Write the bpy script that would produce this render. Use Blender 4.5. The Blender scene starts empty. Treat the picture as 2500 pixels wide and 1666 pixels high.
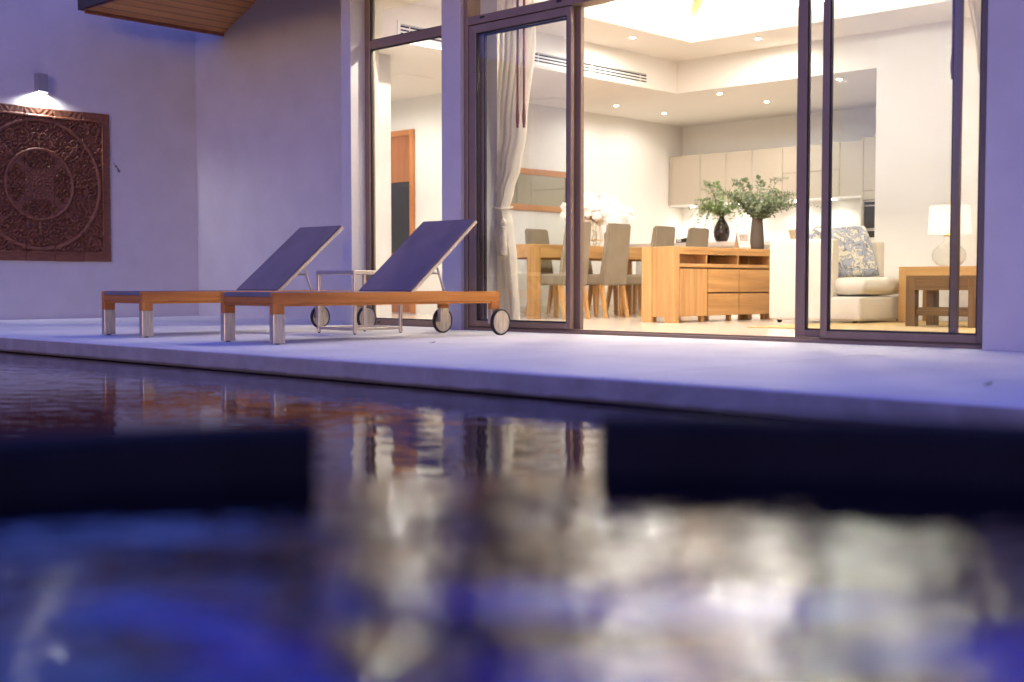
import bpy, bmesh, math, random
import numpy as np
from mathutils import Vector, Matrix, noise as mnoise

R = math.radians
scene = bpy.context.scene
COL = scene.collection
rnd = random.Random(11)

# ------------------------------------------------------------------ materials
def new_mat(name):
    m = bpy.data.materials.new(name)
    m.use_nodes = True
    nt = m.node_tree
    return m, nt, nt.nodes['Principled BSDF']

def N(nt, typ, **kw):
    n = nt.nodes.new(typ)
    for k, v in kw.items():
        setattr(n, k, v)
    return n

def L(nt, a, b):
    nt.links.new(a, b)

def ramp(nt, fac, stops):
    r = N(nt, 'ShaderNodeValToRGB')
    els = r.color_ramp.elements
    while len(els) < len(stops):
        els.new(0.5)
    for e, (p, c) in zip(els, stops):
        e.position = p
        e.color = (*c, 1)
    L(nt, fac, r.inputs['Fac'])
    return r.outputs['Color']

def coords(nt, scale=(1, 1, 1), kind='Object'):
    tc = N(nt, 'ShaderNodeTexCoord')
    mp = N(nt, 'ShaderNodeMapping')
    mp.inputs['Scale'].default_value = scale
    L(nt, tc.outputs[kind], mp.inputs['Vector'])
    return mp.outputs['Vector']

def noise_tex(nt, vec, scale=5, detail=4, rough=.55, dist=0):
    n = N(nt, 'ShaderNodeTexNoise')
    n.inputs['Scale'].default_value = scale
    n.inputs['Detail'].default_value = detail
    n.inputs['Roughness'].default_value = rough
    n.inputs['Distortion'].default_value = dist
    L(nt, vec, n.inputs['Vector'])
    return n.outputs['Fac']

def bump(nt, h, bsdf, strength=.2, dist=.01):
    b = N(nt, 'ShaderNodeBump')
    b.inputs['Strength'].default_value = strength
    b.inputs['Distance'].default_value = dist
    L(nt, h, b.inputs['Height'])
    L(nt, b.outputs['Normal'], bsdf.inputs['Normal'])
    return b

def simple(name, col, rough=.5, metal=0, spec=.5):
    m, nt, b = new_mat(name)
    b.inputs['Base Color'].default_value = (*col, 1)
    b.inputs['Roughness'].default_value = rough
    b.inputs['Metallic'].default_value = metal
    b.inputs['Specular IOR Level'].default_value = spec
    return m

def mottled(name, c1, c2, scale=3, rough=.8, bscale=60, bstr=.15, bdist=.004, metal=0, spec=.3, stretch=(1, 1, 1), detail=5):
    m, nt, b = new_mat(name)
    v = coords(nt, stretch)
    f = noise_tex(nt, v, scale, detail, .6)
    L(nt, ramp(nt, f, [(.3, c1), (.7, c2)]), b.inputs['Base Color'])
    b.inputs['Roughness'].default_value = rough
    b.inputs['Metallic'].default_value = metal
    b.inputs['Specular IOR Level'].default_value = spec
    if bstr:
        bump(nt, noise_tex(nt, v, bscale, 3, .6), b, bstr, bdist)
    return m

def wood(name, dark, mid, light, axis=1, rough=.42, fine=1.0, spec=.4):
    m, nt, b = new_mat(name)
    s = [26 * fine] * 3
    s[axis] = 1.6 * fine
    v = coords(nt, tuple(s))
    f = noise_tex(nt, v, 1.0, 6, .62, .6)
    s2 = [7 * fine] * 3
    s2[axis] = .5 * fine
    f2 = noise_tex(nt, coords(nt, tuple(s2)), 1.0, 3, .5, 1.2)
    mx = N(nt, 'ShaderNodeMath', operation='MULTIPLY_ADD')
    L(nt, f2, mx.inputs[0]); mx.inputs[1].default_value = .6; 
    hm = N(nt, 'ShaderNodeMath', operation='MULTIPLY')
    L(nt, f, hm.inputs[0]); hm.inputs[1].default_value = .4
    L(nt, hm.outputs[0], mx.inputs[2])
    L(nt, ramp(nt, mx.outputs[0], [(.34, dark), (.5, mid), (.66, light)]), b.inputs['Base Color'])
    b.inputs['Roughness'].default_value = rough
    b.inputs['Specular IOR Level'].default_value = spec
    bump(nt, f, b, .12, .002)
    return m

def emit(name, col, strength):
    m, nt, b = new_mat(name)
    b.inputs['Base Color'].default_value = (*col, 1)
    b.inputs['Emission Color'].default_value = (*col, 1)
    b.inputs['Emission Strength'].default_value = strength
    return m

def glass_mat(name, tint=(.97, .985, .98), ior=1.5, rough=0.0):
    m, nt, b = new_mat(name)
    nt.nodes.remove(b)
    out = nt.nodes['Material Output']
    fr = N(nt, 'ShaderNodeFresnel')
    ge = N(nt, 'ShaderNodeNewGeometry'); io = N(nt, 'ShaderNodeMath', operation='MULTIPLY_ADD')
    L(nt, ge.outputs['Backfacing'], io.inputs[0]); io.inputs[1].default_value = 1 / ior - ior; io.inputs[2].default_value = ior
    L(nt, io.outputs[0], fr.inputs['IOR'])          # thin pane: the same reflection from either side
    tr = N(nt, 'ShaderNodeBsdfTransparent'); tr.inputs['Color'].default_value = (*tint, 1)
    gl = N(nt, 'ShaderNodeBsdfGlossy'); gl.inputs['Roughness'].default_value = rough
    mx = N(nt, 'ShaderNodeMixShader')
    L(nt, fr.outputs[0], mx.inputs[0]); L(nt, tr.outputs[0], mx.inputs[1]); L(nt, gl.outputs[0], mx.inputs[2])
    L(nt, mx.outputs[0], out.inputs['Surface'])
    return m

def fabric(name, c1, c2, scale=260, rough=.9, trans=0):
    m, nt, b = new_mat(name)
    v = coords(nt)
    f = noise_tex(nt, v, 4, 4)
    L(nt, ramp(nt, f, [(.3, c1), (.7, c2)]), b.inputs['Base Color'])
    b.inputs['Roughness'].default_value = rough
    b.inputs['Specular IOR Level'].default_value = .2
    b.inputs['Sheen Weight'].default_value = .08
    bump(nt, noise_tex(nt, v, scale, 2), b, .25, .002)
    if trans:
        out = nt.nodes['Material Output']
        tl = N(nt, 'ShaderNodeBsdfTranslucent'); tl.inputs['Color'].default_value = (*c2, 1)
        mx = N(nt, 'ShaderNodeMixShader'); mx.inputs[0].default_value = trans
        L(nt, b.outputs[0], mx.inputs[1]); L(nt, tl.outputs[0], mx.inputs[2])
        L(nt, mx.outputs[0], out.inputs['Surface'])
    return m

M = {}
M['plaster'] = mottled('exterior_plaster', (.51, .50, .49), (.575, .565, .555), 2.2, .85, 22, .28, .008, detail=8)
M['paint'] = mottled('interior_paint', (.81, .795, .765), (.84, .825, .795), 1.5, .8, 120, .05, .002)
M['ceilpaint'] = mottled('ceiling_paint', (.81, .785, .74), (.83, .805, .76), 1.5, .85, 120, .04, .002)
M['white'] = simple('white_lacquer', (.82, .80, .76), .4)
M['bronze'] = mottled('bronze_aluminium', (.25, .175, .118), (.285, .20, .137), 6, .45, 300, .06, .001, .25, .5)
M['gasket'] = simple('black_gasket', (.012, .011, .014), .6)
M['alu'] = mottled('brushed_aluminium', (.55, .50, .45), (.70, .64, .57), 8, .36, 200, .08, .001, .85, .5, (1, 12, 12))
M['steel'] = mottled('brushed_steel', (.40, .36, .32), (.66, .60, .53), 5, .33, 160, .12, .001, .8, .5, (14, 14, 2))
M['rubber'] = simple('black_rubber', (.018, .017, .02), .65)
M['glass'] = glass_mat('window_glass')
M['lampglass'] = glass_mat('clear_glass', (.985, .985, .97), 1.45)
M['teak_y'] = wood('teak_lengthwise', (.36, .12, .017), (.54, .205, .034), (.66, .28, .055), 1)
M['teak_x'] = wood('teak_crosswise', (.30, .10, .018), (.46, .165, .032), (.56, .22, .046), 0)
M['teak_z'] = wood('teak_upright', (.30, .10, .017), (.46, .165, .030), (.56, .22, .042), 2)
M['oak_y'] = wood('honey_oak_lengthwise', (.42, .225, .075), (.56, .315, .115), (.66, .39, .155), 1)
M['oak_z'] = wood('honey_oak_upright', (.40, .215, .075), (.55, .31, .115), (.64, .38, .15), 2)
M['oak_x'] = wood('honey_oak_crosswise', (.40, .215, .075), (.55, .31, .115), (.64, .38, .15), 0)
M['oak_in'] = wood('oak_inner', (.10, .032, .012), (.15, .05, .018), (.2, .07, .026), 2)
M['oak_back'] = wood('oak_back', (.42, .14, .03), (.5, .18, .04), (.56, .21, .05), 2)
M['side_wood_x'] = wood('brown_wood_crosswise', (.10, .055, .024), (.18, .10, .042), (.25, .145, .065), 0)
M['side_wood_z'] = wood('brown_wood_upright', (.10, .055, .024), (.18, .10, .042), (.25, .145, .065), 2)
M['door_wood'] = wood('door_veneer', (.30, .105, .032), (.38, .14, .045), (.44, .17, .055), 2, .35)
M['door_frame'] = wood('door_frame_wood', (.42, .16, .04), (.52, .205, .055), (.6, .25, .07), 2, .35)
M['mirror_wood'] = wood('mirror_frame_wood', (.45, .20, .06), (.55, .26, .085), (.62, .31, .11), 1, .35)
M['carving'] = mottled('carved_wood', (.13, .048, .022), (.23, .088, .038), 9, .55, 90, .25, .003, 0, .5, (1, 1, 5))
M['mesh_fabric'] = fabric('sling_mesh', (.14, .112, .15), (.175, .14, .185), 500, .6)
M['sling_edge'] = fabric('sling_edge', (.15, .14, .15), (.2, .185, .19), 500, .7)
M['chair_fabric'] = fabric('chair_linen', (.25, .21, .15), (.31, .265, .19), 320)
M['sofa_fabric'] = fabric('cream_upholstery', (.70, .645, .555), (.75, .70, .61), 320)
M['curtain'] = fabric('cream_curtain', (.82, .78, .69), (.86, .82, .74), 420, .9, .5)
M['rope'] = mottled('rope_cord', (.5, .44, .32), (.66, .6, .46), 60, .8, 200, .4, .003)
M['rod'] = wood('red_wood_rod', (.17, .035, .018), (.25, .055, .026), (.3, .075, .035), 2, .3)
M['vent_black'] = simple('vent_black', (.01, .009, .012), .8)
M['gold'] = simple('gold_wire', (.78, .50, .12), .28, 1)
M['petal'] = fabric('white_petal', (.93, .92, .91), (.95, .95, .94), 90, .6, .2)
M['petal_core'] = simple('yellow_flower_core', (.75, .45, .08), .6)
M['twig'] = simple('brown_twig', (.12, .075, .035), .7)
M['stem'] = simple('green_stem', (.16, .17, .07), .6)
M['vase_dark'] = mottled('dark_smoky_glaze', (.025, .018, .018), (.05, .037, .034), 3, .05, 40, 0, 0, .35, .8)
M['vase_clay'] = mottled('matt_brown_clay', (.085, .066, .052), (.125, .10, .08), 8, .75, 60, .5, .004, 0, .3, (1, 1, .15))
M['cab'] = mottled('beige_cabinet_lacquer', (.50, .44, .36), (.52, .46, .375), 2, .28, 50, 0, 0)
M['cabgap'] = simple('cabinet_gap', (.11, .085, .062), .7)
M['counter'] = mottled('pale_stone_counter', (.70, .62, .55), (.76, .68, .61), 6, .3, 80, 0, 0)
M['oven'] = simple('oven_black', (.02, .019, .017), .12)
M['black_item'] = simple('black_leatherette', (.02, .02, .018), .45)
M['chrome'] = simple('chrome', (.75, .75, .74), .12, 1)
M['wicker'] = mottled('pale_wicker', (.55, .43, .28), (.68, .56, .40), 30, .8, 120, .5, .004)
M['paper'] = simple('white_paper', (.85, .83, .79), .6)
M['photo_print'] = mottled('printed_picture', (.30, .19, .13), (.66, .60, .52), 55, .5, 10, 0, 0)
M['kraft'] = simple('cream_card', (.72, .60, .42), .7)
M['shade'] = None
M['gecko'] = mottled('gecko_skin', (.09, .06, .05), (.14, .10, .085), 120, .6, 200, .2, .001)
M['grey_metal'] = simple('grey_painted_metal', (.32, .31, .32), .45, .3)
M['darkstone'] = mottled('wet_black_stone', (.005, .0055, .009), (.010, .010, .016), 9, .8, 40, .3, .006, 0, .15)
M['roof'] = mottled('roof_tiles', (.05, .045, .045), (.08, .07, .07), 10, .8, 12, .5, .02)
M['fascia'] = wood('fascia_wood', (.22, .09, .05), (.30, .125, .07), (.38, .17, .095), 0, .5)
M['ground'] = mottled('lawn_soil', (.02, .035, .012), (.04, .06, .02), 4, .9, 60, .6, .03)
M['led_warm'] = emit('downlight_lens', (1, .9, .76), 3)
M['led_cool'] = emit('wall_lamp_lens', (.93, .95, 1), 5)
M['led_under'] = emit('cabinet_spot_lens', (1, .92, .8), 2)
M['skirting'] = simple('skirting_paint', (.7, .64, .56), .5)

# soffit planks running front to back, groove every 95 mm
def soffit_mat():
    m, nt, b = new_mat('soffit_planks')
    tc = N(nt, 'ShaderNodeTexCoord')
    sp = N(nt, 'ShaderNodeSeparateXYZ'); L(nt, tc.outputs['Object'], sp.inputs[0])
    mul = N(nt, 'ShaderNodeMath', operation='MULTIPLY'); L(nt, sp.outputs['X'], mul.inputs[0]); mul.inputs[1].default_value = 1 / .105
    fl = N(nt, 'ShaderNodeMath', operation='FLOOR'); L(nt, mul.outputs[0], fl.inputs[0])
    fr = N(nt, 'ShaderNodeMath', operation='FRACT'); L(nt, mul.outputs[0], fr.inputs[0])
    wn = N(nt, 'ShaderNodeTexWhiteNoise', noise_dimensions='1D'); L(nt, fl.outputs[0], wn.inputs['W'])
    f = noise_tex(nt, coords(nt, (40, 1.5, 40)), 1, 5, .6, .5)
    ad = N(nt, 'ShaderNodeMath', operation='MULTIPLY_ADD'); L(nt, wn.outputs['Value'], ad.inputs[0]); ad.inputs[1].default_value = .35
    L(nt, f, ad.inputs[2])
    c = ramp(nt, ad.outputs[0], [(.3, (.42, .165, .042)), (.6, (.58, .25, .068)), (.9, (.70, .34, .10))])
    lt = N(nt, 'ShaderNodeMath', operation='LESS_THAN'); L(nt, fr.outputs[0], lt.inputs[0]); lt.inputs[1].default_value = .068
    mx = N(nt, 'ShaderNodeMixRGB'); L(nt, lt.outputs[0], mx.inputs[0]); L(nt, c, mx.inputs[1]); mx.inputs[2].default_value = (.035, .012, .005, 1)
    L(nt, mx.outputs[0], b.inputs['Base Color'])
    b.inputs['Roughness'].default_value = .45
    return m
M['soffit'] = soffit_mat()

# pale terrace slabs with fine joints
def deck_mat():
    m, nt, b = new_mat('terrace_stone')
    tc = N(nt, 'ShaderNodeTexCoord')
    sp = N(nt, 'ShaderNodeSeparateXYZ'); L(nt, tc.outputs['Object'], sp.inputs[0])
    def joint(axis, off, pitch, w):
        a = N(nt, 'ShaderNodeMath', operation='ADD'); L(nt, sp.outputs[axis], a.inputs[0]); a.inputs[1].default_value = off
        d = N(nt, 'ShaderNodeMath', operation='DIVIDE'); L(nt, a.outputs[0], d.inputs[0]); d.inputs[1].default_value = pitch
        f = N(nt, 'ShaderNodeMath', operation='FRACT'); L(nt, d.outputs[0], f.inputs[0])
        l = N(nt, 'ShaderNodeMath', operation='LESS_THAN'); L(nt, f.outputs[0], l.inputs[0]); l.inputs[1].default_value = w / pitch
        return l.outputs[0]
    j = joint('X', 43.34, 2.0, .005)
    v = coords(nt)
    f1 = noise_tex(nt, v, 1.8, 7, .62)
    f2 = noise_tex(nt, v, 90, 3, .6)
    c1 = ramp(nt, f1, [(.25, (.70, .675, .635)), (.5, (.81, .785, .74)), (.75, (.87, .845, .80))])
    c2 = N(nt, 'ShaderNodeMixRGB', blend_type='MULTIPLY'); c2.inputs[0].default_value = .35
    L(nt, c1, c2.inputs[1]); L(nt, ramp(nt, f2, [(.3, (.72, .72, .72)), (.65, (1, 1, 1))]), c2.inputs[2])
    mx = N(nt, 'ShaderNodeMixRGB'); L(nt, j, mx.inputs[0]); L(nt, c2.outputs[0], mx.inputs[1]); mx.inputs[2].default_value = (.22, .2, .18, 1)
    L(nt, mx.outputs[0], b.inputs['Base Color'])
    b.inputs['Roughness'].default_value = .75
    bump(nt, f2, b, .25, .003)
    return m
M['deck'] = deck_mat()

def coping_mat():
    m, nt, b = new_mat('coping_stone')
    v = coords(nt, (1, 1, 1))
    f = noise_tex(nt, v, 6, 6, .65, .4)
    c = ramp(nt, f, [(.3, (.30, .265, .225)), (.7, (.43, .39, .34))])
    # damp band near the water line
    tc = N(nt, 'ShaderNodeTexCoord'); sp = N(nt, 'ShaderNodeSeparateXYZ'); L(nt, tc.outputs['Object'], sp.inputs[0])
    wob = noise_tex(nt, v, 3.5, 5, .6)
    a = N(nt, 'ShaderNodeMath', operation='MULTIPLY_ADD'); L(nt, wob, a.inputs[0]); a.inputs[1].default_value = -.03; L(nt, sp.outputs['Z'], a.inputs[2])
    mr = N(nt, 'ShaderNodeMapRange'); L(nt, a.outputs[0], mr.inputs['Value'])
    mr.inputs['From Min'].default_value = -.112; mr.inputs['From Max'].default_value = -.10
    mx = N(nt, 'ShaderNodeMixRGB'); L(nt, mr.outputs[0], mx.inputs[0]); mx.inputs[1].default_value = (.16, .115, .06, 1); L(nt, c, mx.inputs[2])
    L(nt, mx.outputs[0], b.inputs['Base Color'])
    b.inputs['Roughness'].default_value = .7
    bump(nt, noise_tex(nt, v, 50, 4), b, .25, .004)
    return m
M['coping'] = coping_mat()

def floor_mat():
    m, nt, b = new_mat('polished_pale_floor')
    f = noise_tex(nt, coords(nt, (1.2, 7, 1)), 2.2, 5, .6, .4)
    L(nt, ramp(nt, f, [(.3, (.70, .615, .51)), (.7, (.78, .70, .59))]), b.inputs['Base Color'])
    b.inputs['Roughness'].default_value = .16
    bump(nt, f, b, .03, .002)
    return m
M['floor'] = floor_mat()

def rug_mat():
    m, nt, b = new_mat('woven_rug')
    w = N(nt, 'ShaderNodeTexWave'); w.inputs['Scale'].default_value = 40
    L(nt, coords(nt), w.inputs['Vector'])
    L(nt, ramp(nt, w.outputs['Fac'], [(.2, (.46, .30, .11)), (.8, (.62, .44, .19))]), b.inputs['Base Color'])
    b.inputs['Roughness'].default_value = .9
    bump(nt, w.outputs['Fac'], b, .4, .004)
    return m
M['rug'] = rug_mat()

def pillow_mat():
    m, nt, b = new_mat('leaf_print_cotton')
    v = coords(nt, (1, 1, 1))
    n0 = N(nt, 'ShaderNodeTexNoise'); n0.inputs['Scale'].default_value = 7; n0.inputs['Detail'].default_value = 2; L(nt, v, n0.inputs['Vector'])
    mxv = N(nt, 'ShaderNodeMixRGB'); mxv.inputs[0].default_value = .22; L(nt, v, mxv.inputs[1]); L(nt, n0.outputs['Color'], mxv.inputs[2])
    f = noise_tex(nt, mxv.outputs[0], 11, 1.5, .5, .8)
    vo = N(nt, 'ShaderNodeTexVoronoi', feature='DISTANCE_TO_EDGE'); vo.inputs['Scale'].default_value = 16; L(nt, mxv.outputs[0], vo.inputs['Vector'])
    c = ramp(nt, f, [(.44, (.70, .64, .52)), (.47, (.10, .11, .15)), (.49, (.33, .36, .45)), (.58, (.42, .45, .53)), (.60, (.13, .14, .18)), (.62, (.70, .64, .52))])
    lt = N(nt, 'ShaderNodeMath', operation='LESS_THAN'); L(nt, vo.outputs['Distance'], lt.inputs[0]); lt.inputs[1].default_value = .018
    mx = N(nt, 'ShaderNodeMixRGB'); L(nt, lt.outputs[0], mx.inputs[0]); L(nt, c, mx.inputs[1]); mx.inputs[2].default_value = (.12, .13, .17, 1)
    L(nt, mx.outputs[0], b.inputs['Base Color'])
    b.inputs['Roughness'].default_value = .9
    return m
M['pillow'] = pillow_mat()

def shade_mat():
    m, nt, b = new_mat('lamp_shade_linen')
    nt.nodes.remove(b)
    out = nt.nodes['Material Output']
    d = N(nt, 'ShaderNodeBsdfDiffuse'); d.inputs['Color'].default_value = (.88, .86, .82, 1)
    t = N(nt, 'ShaderNodeBsdfTranslucent'); t.inputs['Color'].default_value = (.88, .85, .80, 1)
    mx = N(nt, 'ShaderNodeMixShader'); mx.inputs[0].default_value = .5
    L(nt, d.outputs[0], mx.inputs[1]); L(nt, t.outputs[0], mx.inputs[2]); L(nt, mx.outputs[0], out.inputs['Surface'])
    return m
M['shade'] = shade_mat()

def leaf_mat(name, cols):
    m, nt, b = new_mat(name)
    gi = N(nt, 'ShaderNodeNewGeometry')
    L(nt, ramp(nt, gi.outputs['Random Per Island'], [(0, cols[0]), (.5, cols[1]), (.88, cols[2]), (1, cols[3])]), b.inputs['Base Color'])
    b.inputs['Roughness'].default_value = .45
    out = nt.nodes['Material Output']
    tl = N(nt, 'ShaderNodeBsdfTranslucent'); tl.inputs['Color'].default_value = (.25, .32, .10, 1)
    mx = N(nt, 'ShaderNodeMixShader'); mx.inputs[0].default_value = .22
    L(nt, b.outputs[0], mx.inputs[1]); L(nt, tl.outputs[0], mx.inputs[2]); L(nt, mx.outputs[0], out.inputs['Surface'])
    return m
M['leaf_a'] = leaf_mat('eucalyptus_bright', [(.09, .17, .07), (.22, .33, .15), (.40, .50, .27), (.60, .65, .42)])
M['leaf_b'] = leaf_mat('eucalyptus_grey', [(.10, .145, .095), (.20, .26, .18), (.31, .37, .27), (.45, .52, .30)])

def water_mat(name, waves, deep, sky_blue, patch, centre, radius):
    """rippled water with sky reflection painted into its base colour as blue patches; waves: (scale, stretch, detail, height)"""
    m, nt, b = new_mat(name)
    b.inputs['Roughness'].default_value = .015
    b.inputs['IOR'].default_value = 1.33
    tc = N(nt, 'ShaderNodeTexCoord')
    def vec(st):
        mp = N(nt, 'ShaderNodeMapping')
        mp.vector_type = 'TEXTURE'
        mp.inputs['Rotation'].default_value = (0, 0, R(43.6))
        mp.inputs['Scale'].default_value = (st, 1, 1)
        L(nt, tc.outputs['Object'], mp.inputs['Vector'])
        return mp.outputs['Vector']
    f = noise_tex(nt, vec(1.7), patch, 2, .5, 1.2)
    # painted sky reflection: blue patches mid-basin, kept dark where the rim would be mirrored
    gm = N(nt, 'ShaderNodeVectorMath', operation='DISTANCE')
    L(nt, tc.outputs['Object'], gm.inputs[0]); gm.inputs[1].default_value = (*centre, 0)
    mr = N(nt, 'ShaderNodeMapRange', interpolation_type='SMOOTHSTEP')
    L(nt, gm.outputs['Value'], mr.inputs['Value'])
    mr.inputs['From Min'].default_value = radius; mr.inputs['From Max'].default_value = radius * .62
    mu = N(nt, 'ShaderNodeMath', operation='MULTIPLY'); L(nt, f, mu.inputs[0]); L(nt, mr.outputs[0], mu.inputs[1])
    L(nt, ramp(nt, mu.outputs[0], [(.50, deep), (.64, sky_blue)]), b.inputs['Base Color'])
    prev = None
    for (scale, st, det, height) in waves:
        f = noise_tex(nt, vec(st), scale, det, .5, .2)
        bp = N(nt, 'ShaderNodeBump'); bp.inputs['Strength'].default_value = 1
        bp.inputs['Distance'].default_value = height
        L(nt, f, bp.inputs['Height'])
        if prev:
            L(nt, prev, bp.inputs['Normal'])
        prev = bp.outputs['Normal']
    L(nt, prev, b.inputs['Normal'])
    return m
WZ = -.112      # water level
YAW = math.atan(2890 / 3029)
SZ = .180        # water level of the raised spa
CX, CY = .08 * math.cos(YAW) - .32 * math.sin(YAW), .08 * math.sin(YAW) + .32 * math.cos(YAW)
M['pool_water'] = water_mat('pool_water_surface', [(1.4, 2.0, 1, .0016), (8, 1.7, 1, .0024), (19, 1.7, 1, .0009)], (.003, .005, .02), (.003, .010, .05), .8, (-5, 0), 14)
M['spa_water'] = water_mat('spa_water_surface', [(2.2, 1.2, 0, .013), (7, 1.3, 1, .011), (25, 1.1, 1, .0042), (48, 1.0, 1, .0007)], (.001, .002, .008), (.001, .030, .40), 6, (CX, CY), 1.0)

# ------------------------------------------------------------------ mesh helpers
def BM():
    return bmesh.new()

def box(bm, x0, y0, z0, x1, y1, z1, b=0, seg=1):
    r = bmesh.ops.create_cube(bm, size=1)
    vs = r['verts']
    for v in vs:
        v.co = Vector((x0 + (v.co.x + .5) * (x1 - x0), y0 + (v.co.y + .5) * (y1 - y0), z0 + (v.co.z + .5) * (z1 - z0)))
    if b:
        es = list({e for v in vs for e in v.link_edges})
        bmesh.ops.bevel(bm, geom=es, offset=b, segments=seg, affect='EDGES', profile=.5)
    return bm

def poly_prism(bm, pts, axis, a0, a1):
    """pts: 2-D outline; axis 'x','y' or 'z' is the extrusion direction."""
    def P(p, a):
        return {'x': (a, p[0], p[1]), 'y': (p[0], a, p[1]), 'z': (p[0], p[1], a)}[axis]
    A = [bm.verts.new(P(p, a0)) for p in pts]
    B = [bm.verts.new(P(p, a1)) for p in pts]
    n = len(pts)
    bm.faces.new(A)
    bm.faces.new(list(reversed(B)))
    for i in range(n):
        bm.faces.new((A[i], A[(i + 1) % n], B[(i + 1) % n], B[i]))
    return bm

def hexa(bm, c8):
    v = [bm.verts.new(c) for c in c8]
    for f in ((0, 1, 2, 3), (7, 6, 5, 4), (0, 4, 5, 1), (1, 5, 6, 2), (2, 6, 7, 3), (3, 7, 4, 0)):
        bm.faces.new([v[i] for i in f])
    return bm

def tube(bm, pts, r, n=8, caps=True):
    pts = [Vector(p) for p in pts]
    rs = r if isinstance(r, (list, tuple)) else [r] * len(pts)
    rings = []
    up = Vector((0, 0, 1))
    prev = None
    for i, p in enumerate(pts):
        t = (pts[min(i + 1, len(pts) - 1)] - pts[max(i - 1, 0)]).normalized()
        if prev is None:
            a = t.cross(up)
            if a.length < 1e-3:
                a = t.cross(Vector((1, 0, 0)))
            a.normalize()
        else:
            a = prev - t * prev.dot(t)
            a.normalize()
        prev = a
        c = t.cross(a)
        rings.append([bm.verts.new(p + (a * math.cos(2 * math.pi * k / n) + c * math.sin(2 * math.pi * k / n)) * rs[i]) for k in range(n)])
    for i in range(len(rings) - 1):
        for k in range(n):
            bm.faces.new((rings[i][k], rings[i][(k + 1) % n], rings[i + 1][(k + 1) % n], rings[i + 1][k]))
    if caps:
        bm.faces.new(list(reversed(rings[0])))
        bm.faces.new(rings[-1])
    return bm

def lathe(bm, prof, cx=0, cy=0, n=32, axis='z'):
    """prof: (r, a) pairs from one end to the other, closed at ends when r == 0."""
    rings = []
    for r, a in prof:
        def P(x, y):
            return {'z': (cx + x, cy + y, a), 'x': (a, cx + x, cy + y), 'y': (cx + x, a, cy + y)}[axis]
        if r < 1e-6:
            rings.append([bm.verts.new(P(0, 0))])
        else:
            rings.append([bm.verts.new(P(r * math.cos(2 * math.pi * k / n), r * math.sin(2 * math.pi * k / n))) for k in range(n)])
    for A, B in zip(rings, rings[1:]):
        for k in range(n):
            a = A if len(A) == 1 else None
            if len(A) == 1 and len(B) == 1:
                continue
            if len(A) == 1:
                bm.faces.new((A[0], B[k], B[(k + 1) % n]))
            elif len(B) == 1:
                bm.faces.new((A[k], A[(k + 1) % n], B[0]))
            else:
                bm.faces.new((A[k], A[(k + 1) % n], B[(k + 1) % n], B[k]))
    return bm

def obj(name, bm, mat, parent=None, smooth=None, label=None):
    bmesh.ops.recalc_face_normals(bm, faces=bm.faces[:])
    me = bpy.data.meshes.new(name)
    bm.to_mesh(me)
    bm.free()
    if smooth:
        for p in me.polygons:
            p.use_smooth = True
        me.set_sharp_from_angle(angle=R(smooth))
    me.materials.append(mat)
    o = bpy.data.objects.new(name, me)
    COL.objects.link(o)
    if parent:
        o.parent = parent
    if label:
        o['label'] = label
    return o

def thing(name, label, cat, loc=(0, 0, 0), rz=0, group=None):
    o = bpy.data.objects.new(name, None)
    COL.objects.link(o)
    o.location = loc
    o.rotation_euler = (0, 0, rz)
    o['label'] = label
    o['category'] = cat
    if group:
        o['group'] = group
    return o

def tag(o, label, cat, group=None):
    o['label'] = label
    o['category'] = cat
    if group:
        o['group'] = group
    return o

def struct(name, bm, mat, smooth=None):
    o = obj(name, bm, mat, None, smooth)
    o['kind'] = 'structure'
    return o

def copy_tree(o, parent=None):
    c = o.copy()
    COL.objects.link(c)
    if parent:
        c.parent = parent
    for ch in list(o.children):
        copy_tree(ch, c)
    return c

def dup(o, loc, label, rz=None):
    c = copy_tree(o)
    c.location = loc
    if rz is not None:
        c.rotation_euler = (0, 0, rz)
    c['label'] = label
    return c

# ------------------------------------------------------------------ camera
PITCH = math.atan((833 - 691) / 3029)
cam = bpy.data.cameras.new('camera')
camo = bpy.data.objects.new('camera', cam)
COL.objects.link(camo)
camo.location = (0, 0, .40)
camo.rotation_euler = (math.pi / 2 - PITCH, 0, YAW)
cam.lens = 36 * 3029 / 2500
cam.sensor_width = 36
cam.clip_start = .05
cam.clip_end = 600
cam.dof.use_dof = True
cam.dof.focus_distance = 10.6
cam.dof.aperture_fstop = 1.4
scene.camera = camo

# ------------------------------------------------------------------ setting: ground, terrace, pool
bm = BM(); box(bm, -150, -150, -1.2, 150, 150, -1.1); struct('ground', bm, M['ground'])
bm = BM()
box(bm, -13.2, 4.05, -.094, 3.2, 7.62, 0, .006, 2)
box(bm, -13.2, 7.62, -.094, -9.60, 8.3, -.0)
struct('terrace', bm, M['deck'])
# the coping face under the terrace edge (a darker damp stone), recessed slot at the water
bm = BM(); box(bm, -13.2, 4.046, -.1075, 3.2, 4.25, -.0085, .003, 1); struct('pool_kerb', bm, M['coping'])
bm = BM(); box(bm, -13.2, 4.09, -1.1, 3.2, 4.4, -.1085); struct('pool_wall_base', bm, M['darkstone'])
bm = BM(); box(bm, -40, -12, -.7, 8, 4.2, WZ); struct('pool_water', bm, M['pool_water'])
# the far rims of the pool
bm = BM(); box(bm, 3.2, -12, -1.1, 12, 9, -.02); struct('path', bm, M['deck'])

RI, RO = 1.09, 1.18
bm = BM()
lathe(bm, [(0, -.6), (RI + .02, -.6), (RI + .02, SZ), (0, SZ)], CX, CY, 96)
struct('spa_water', bm, M['spa_water'])

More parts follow.
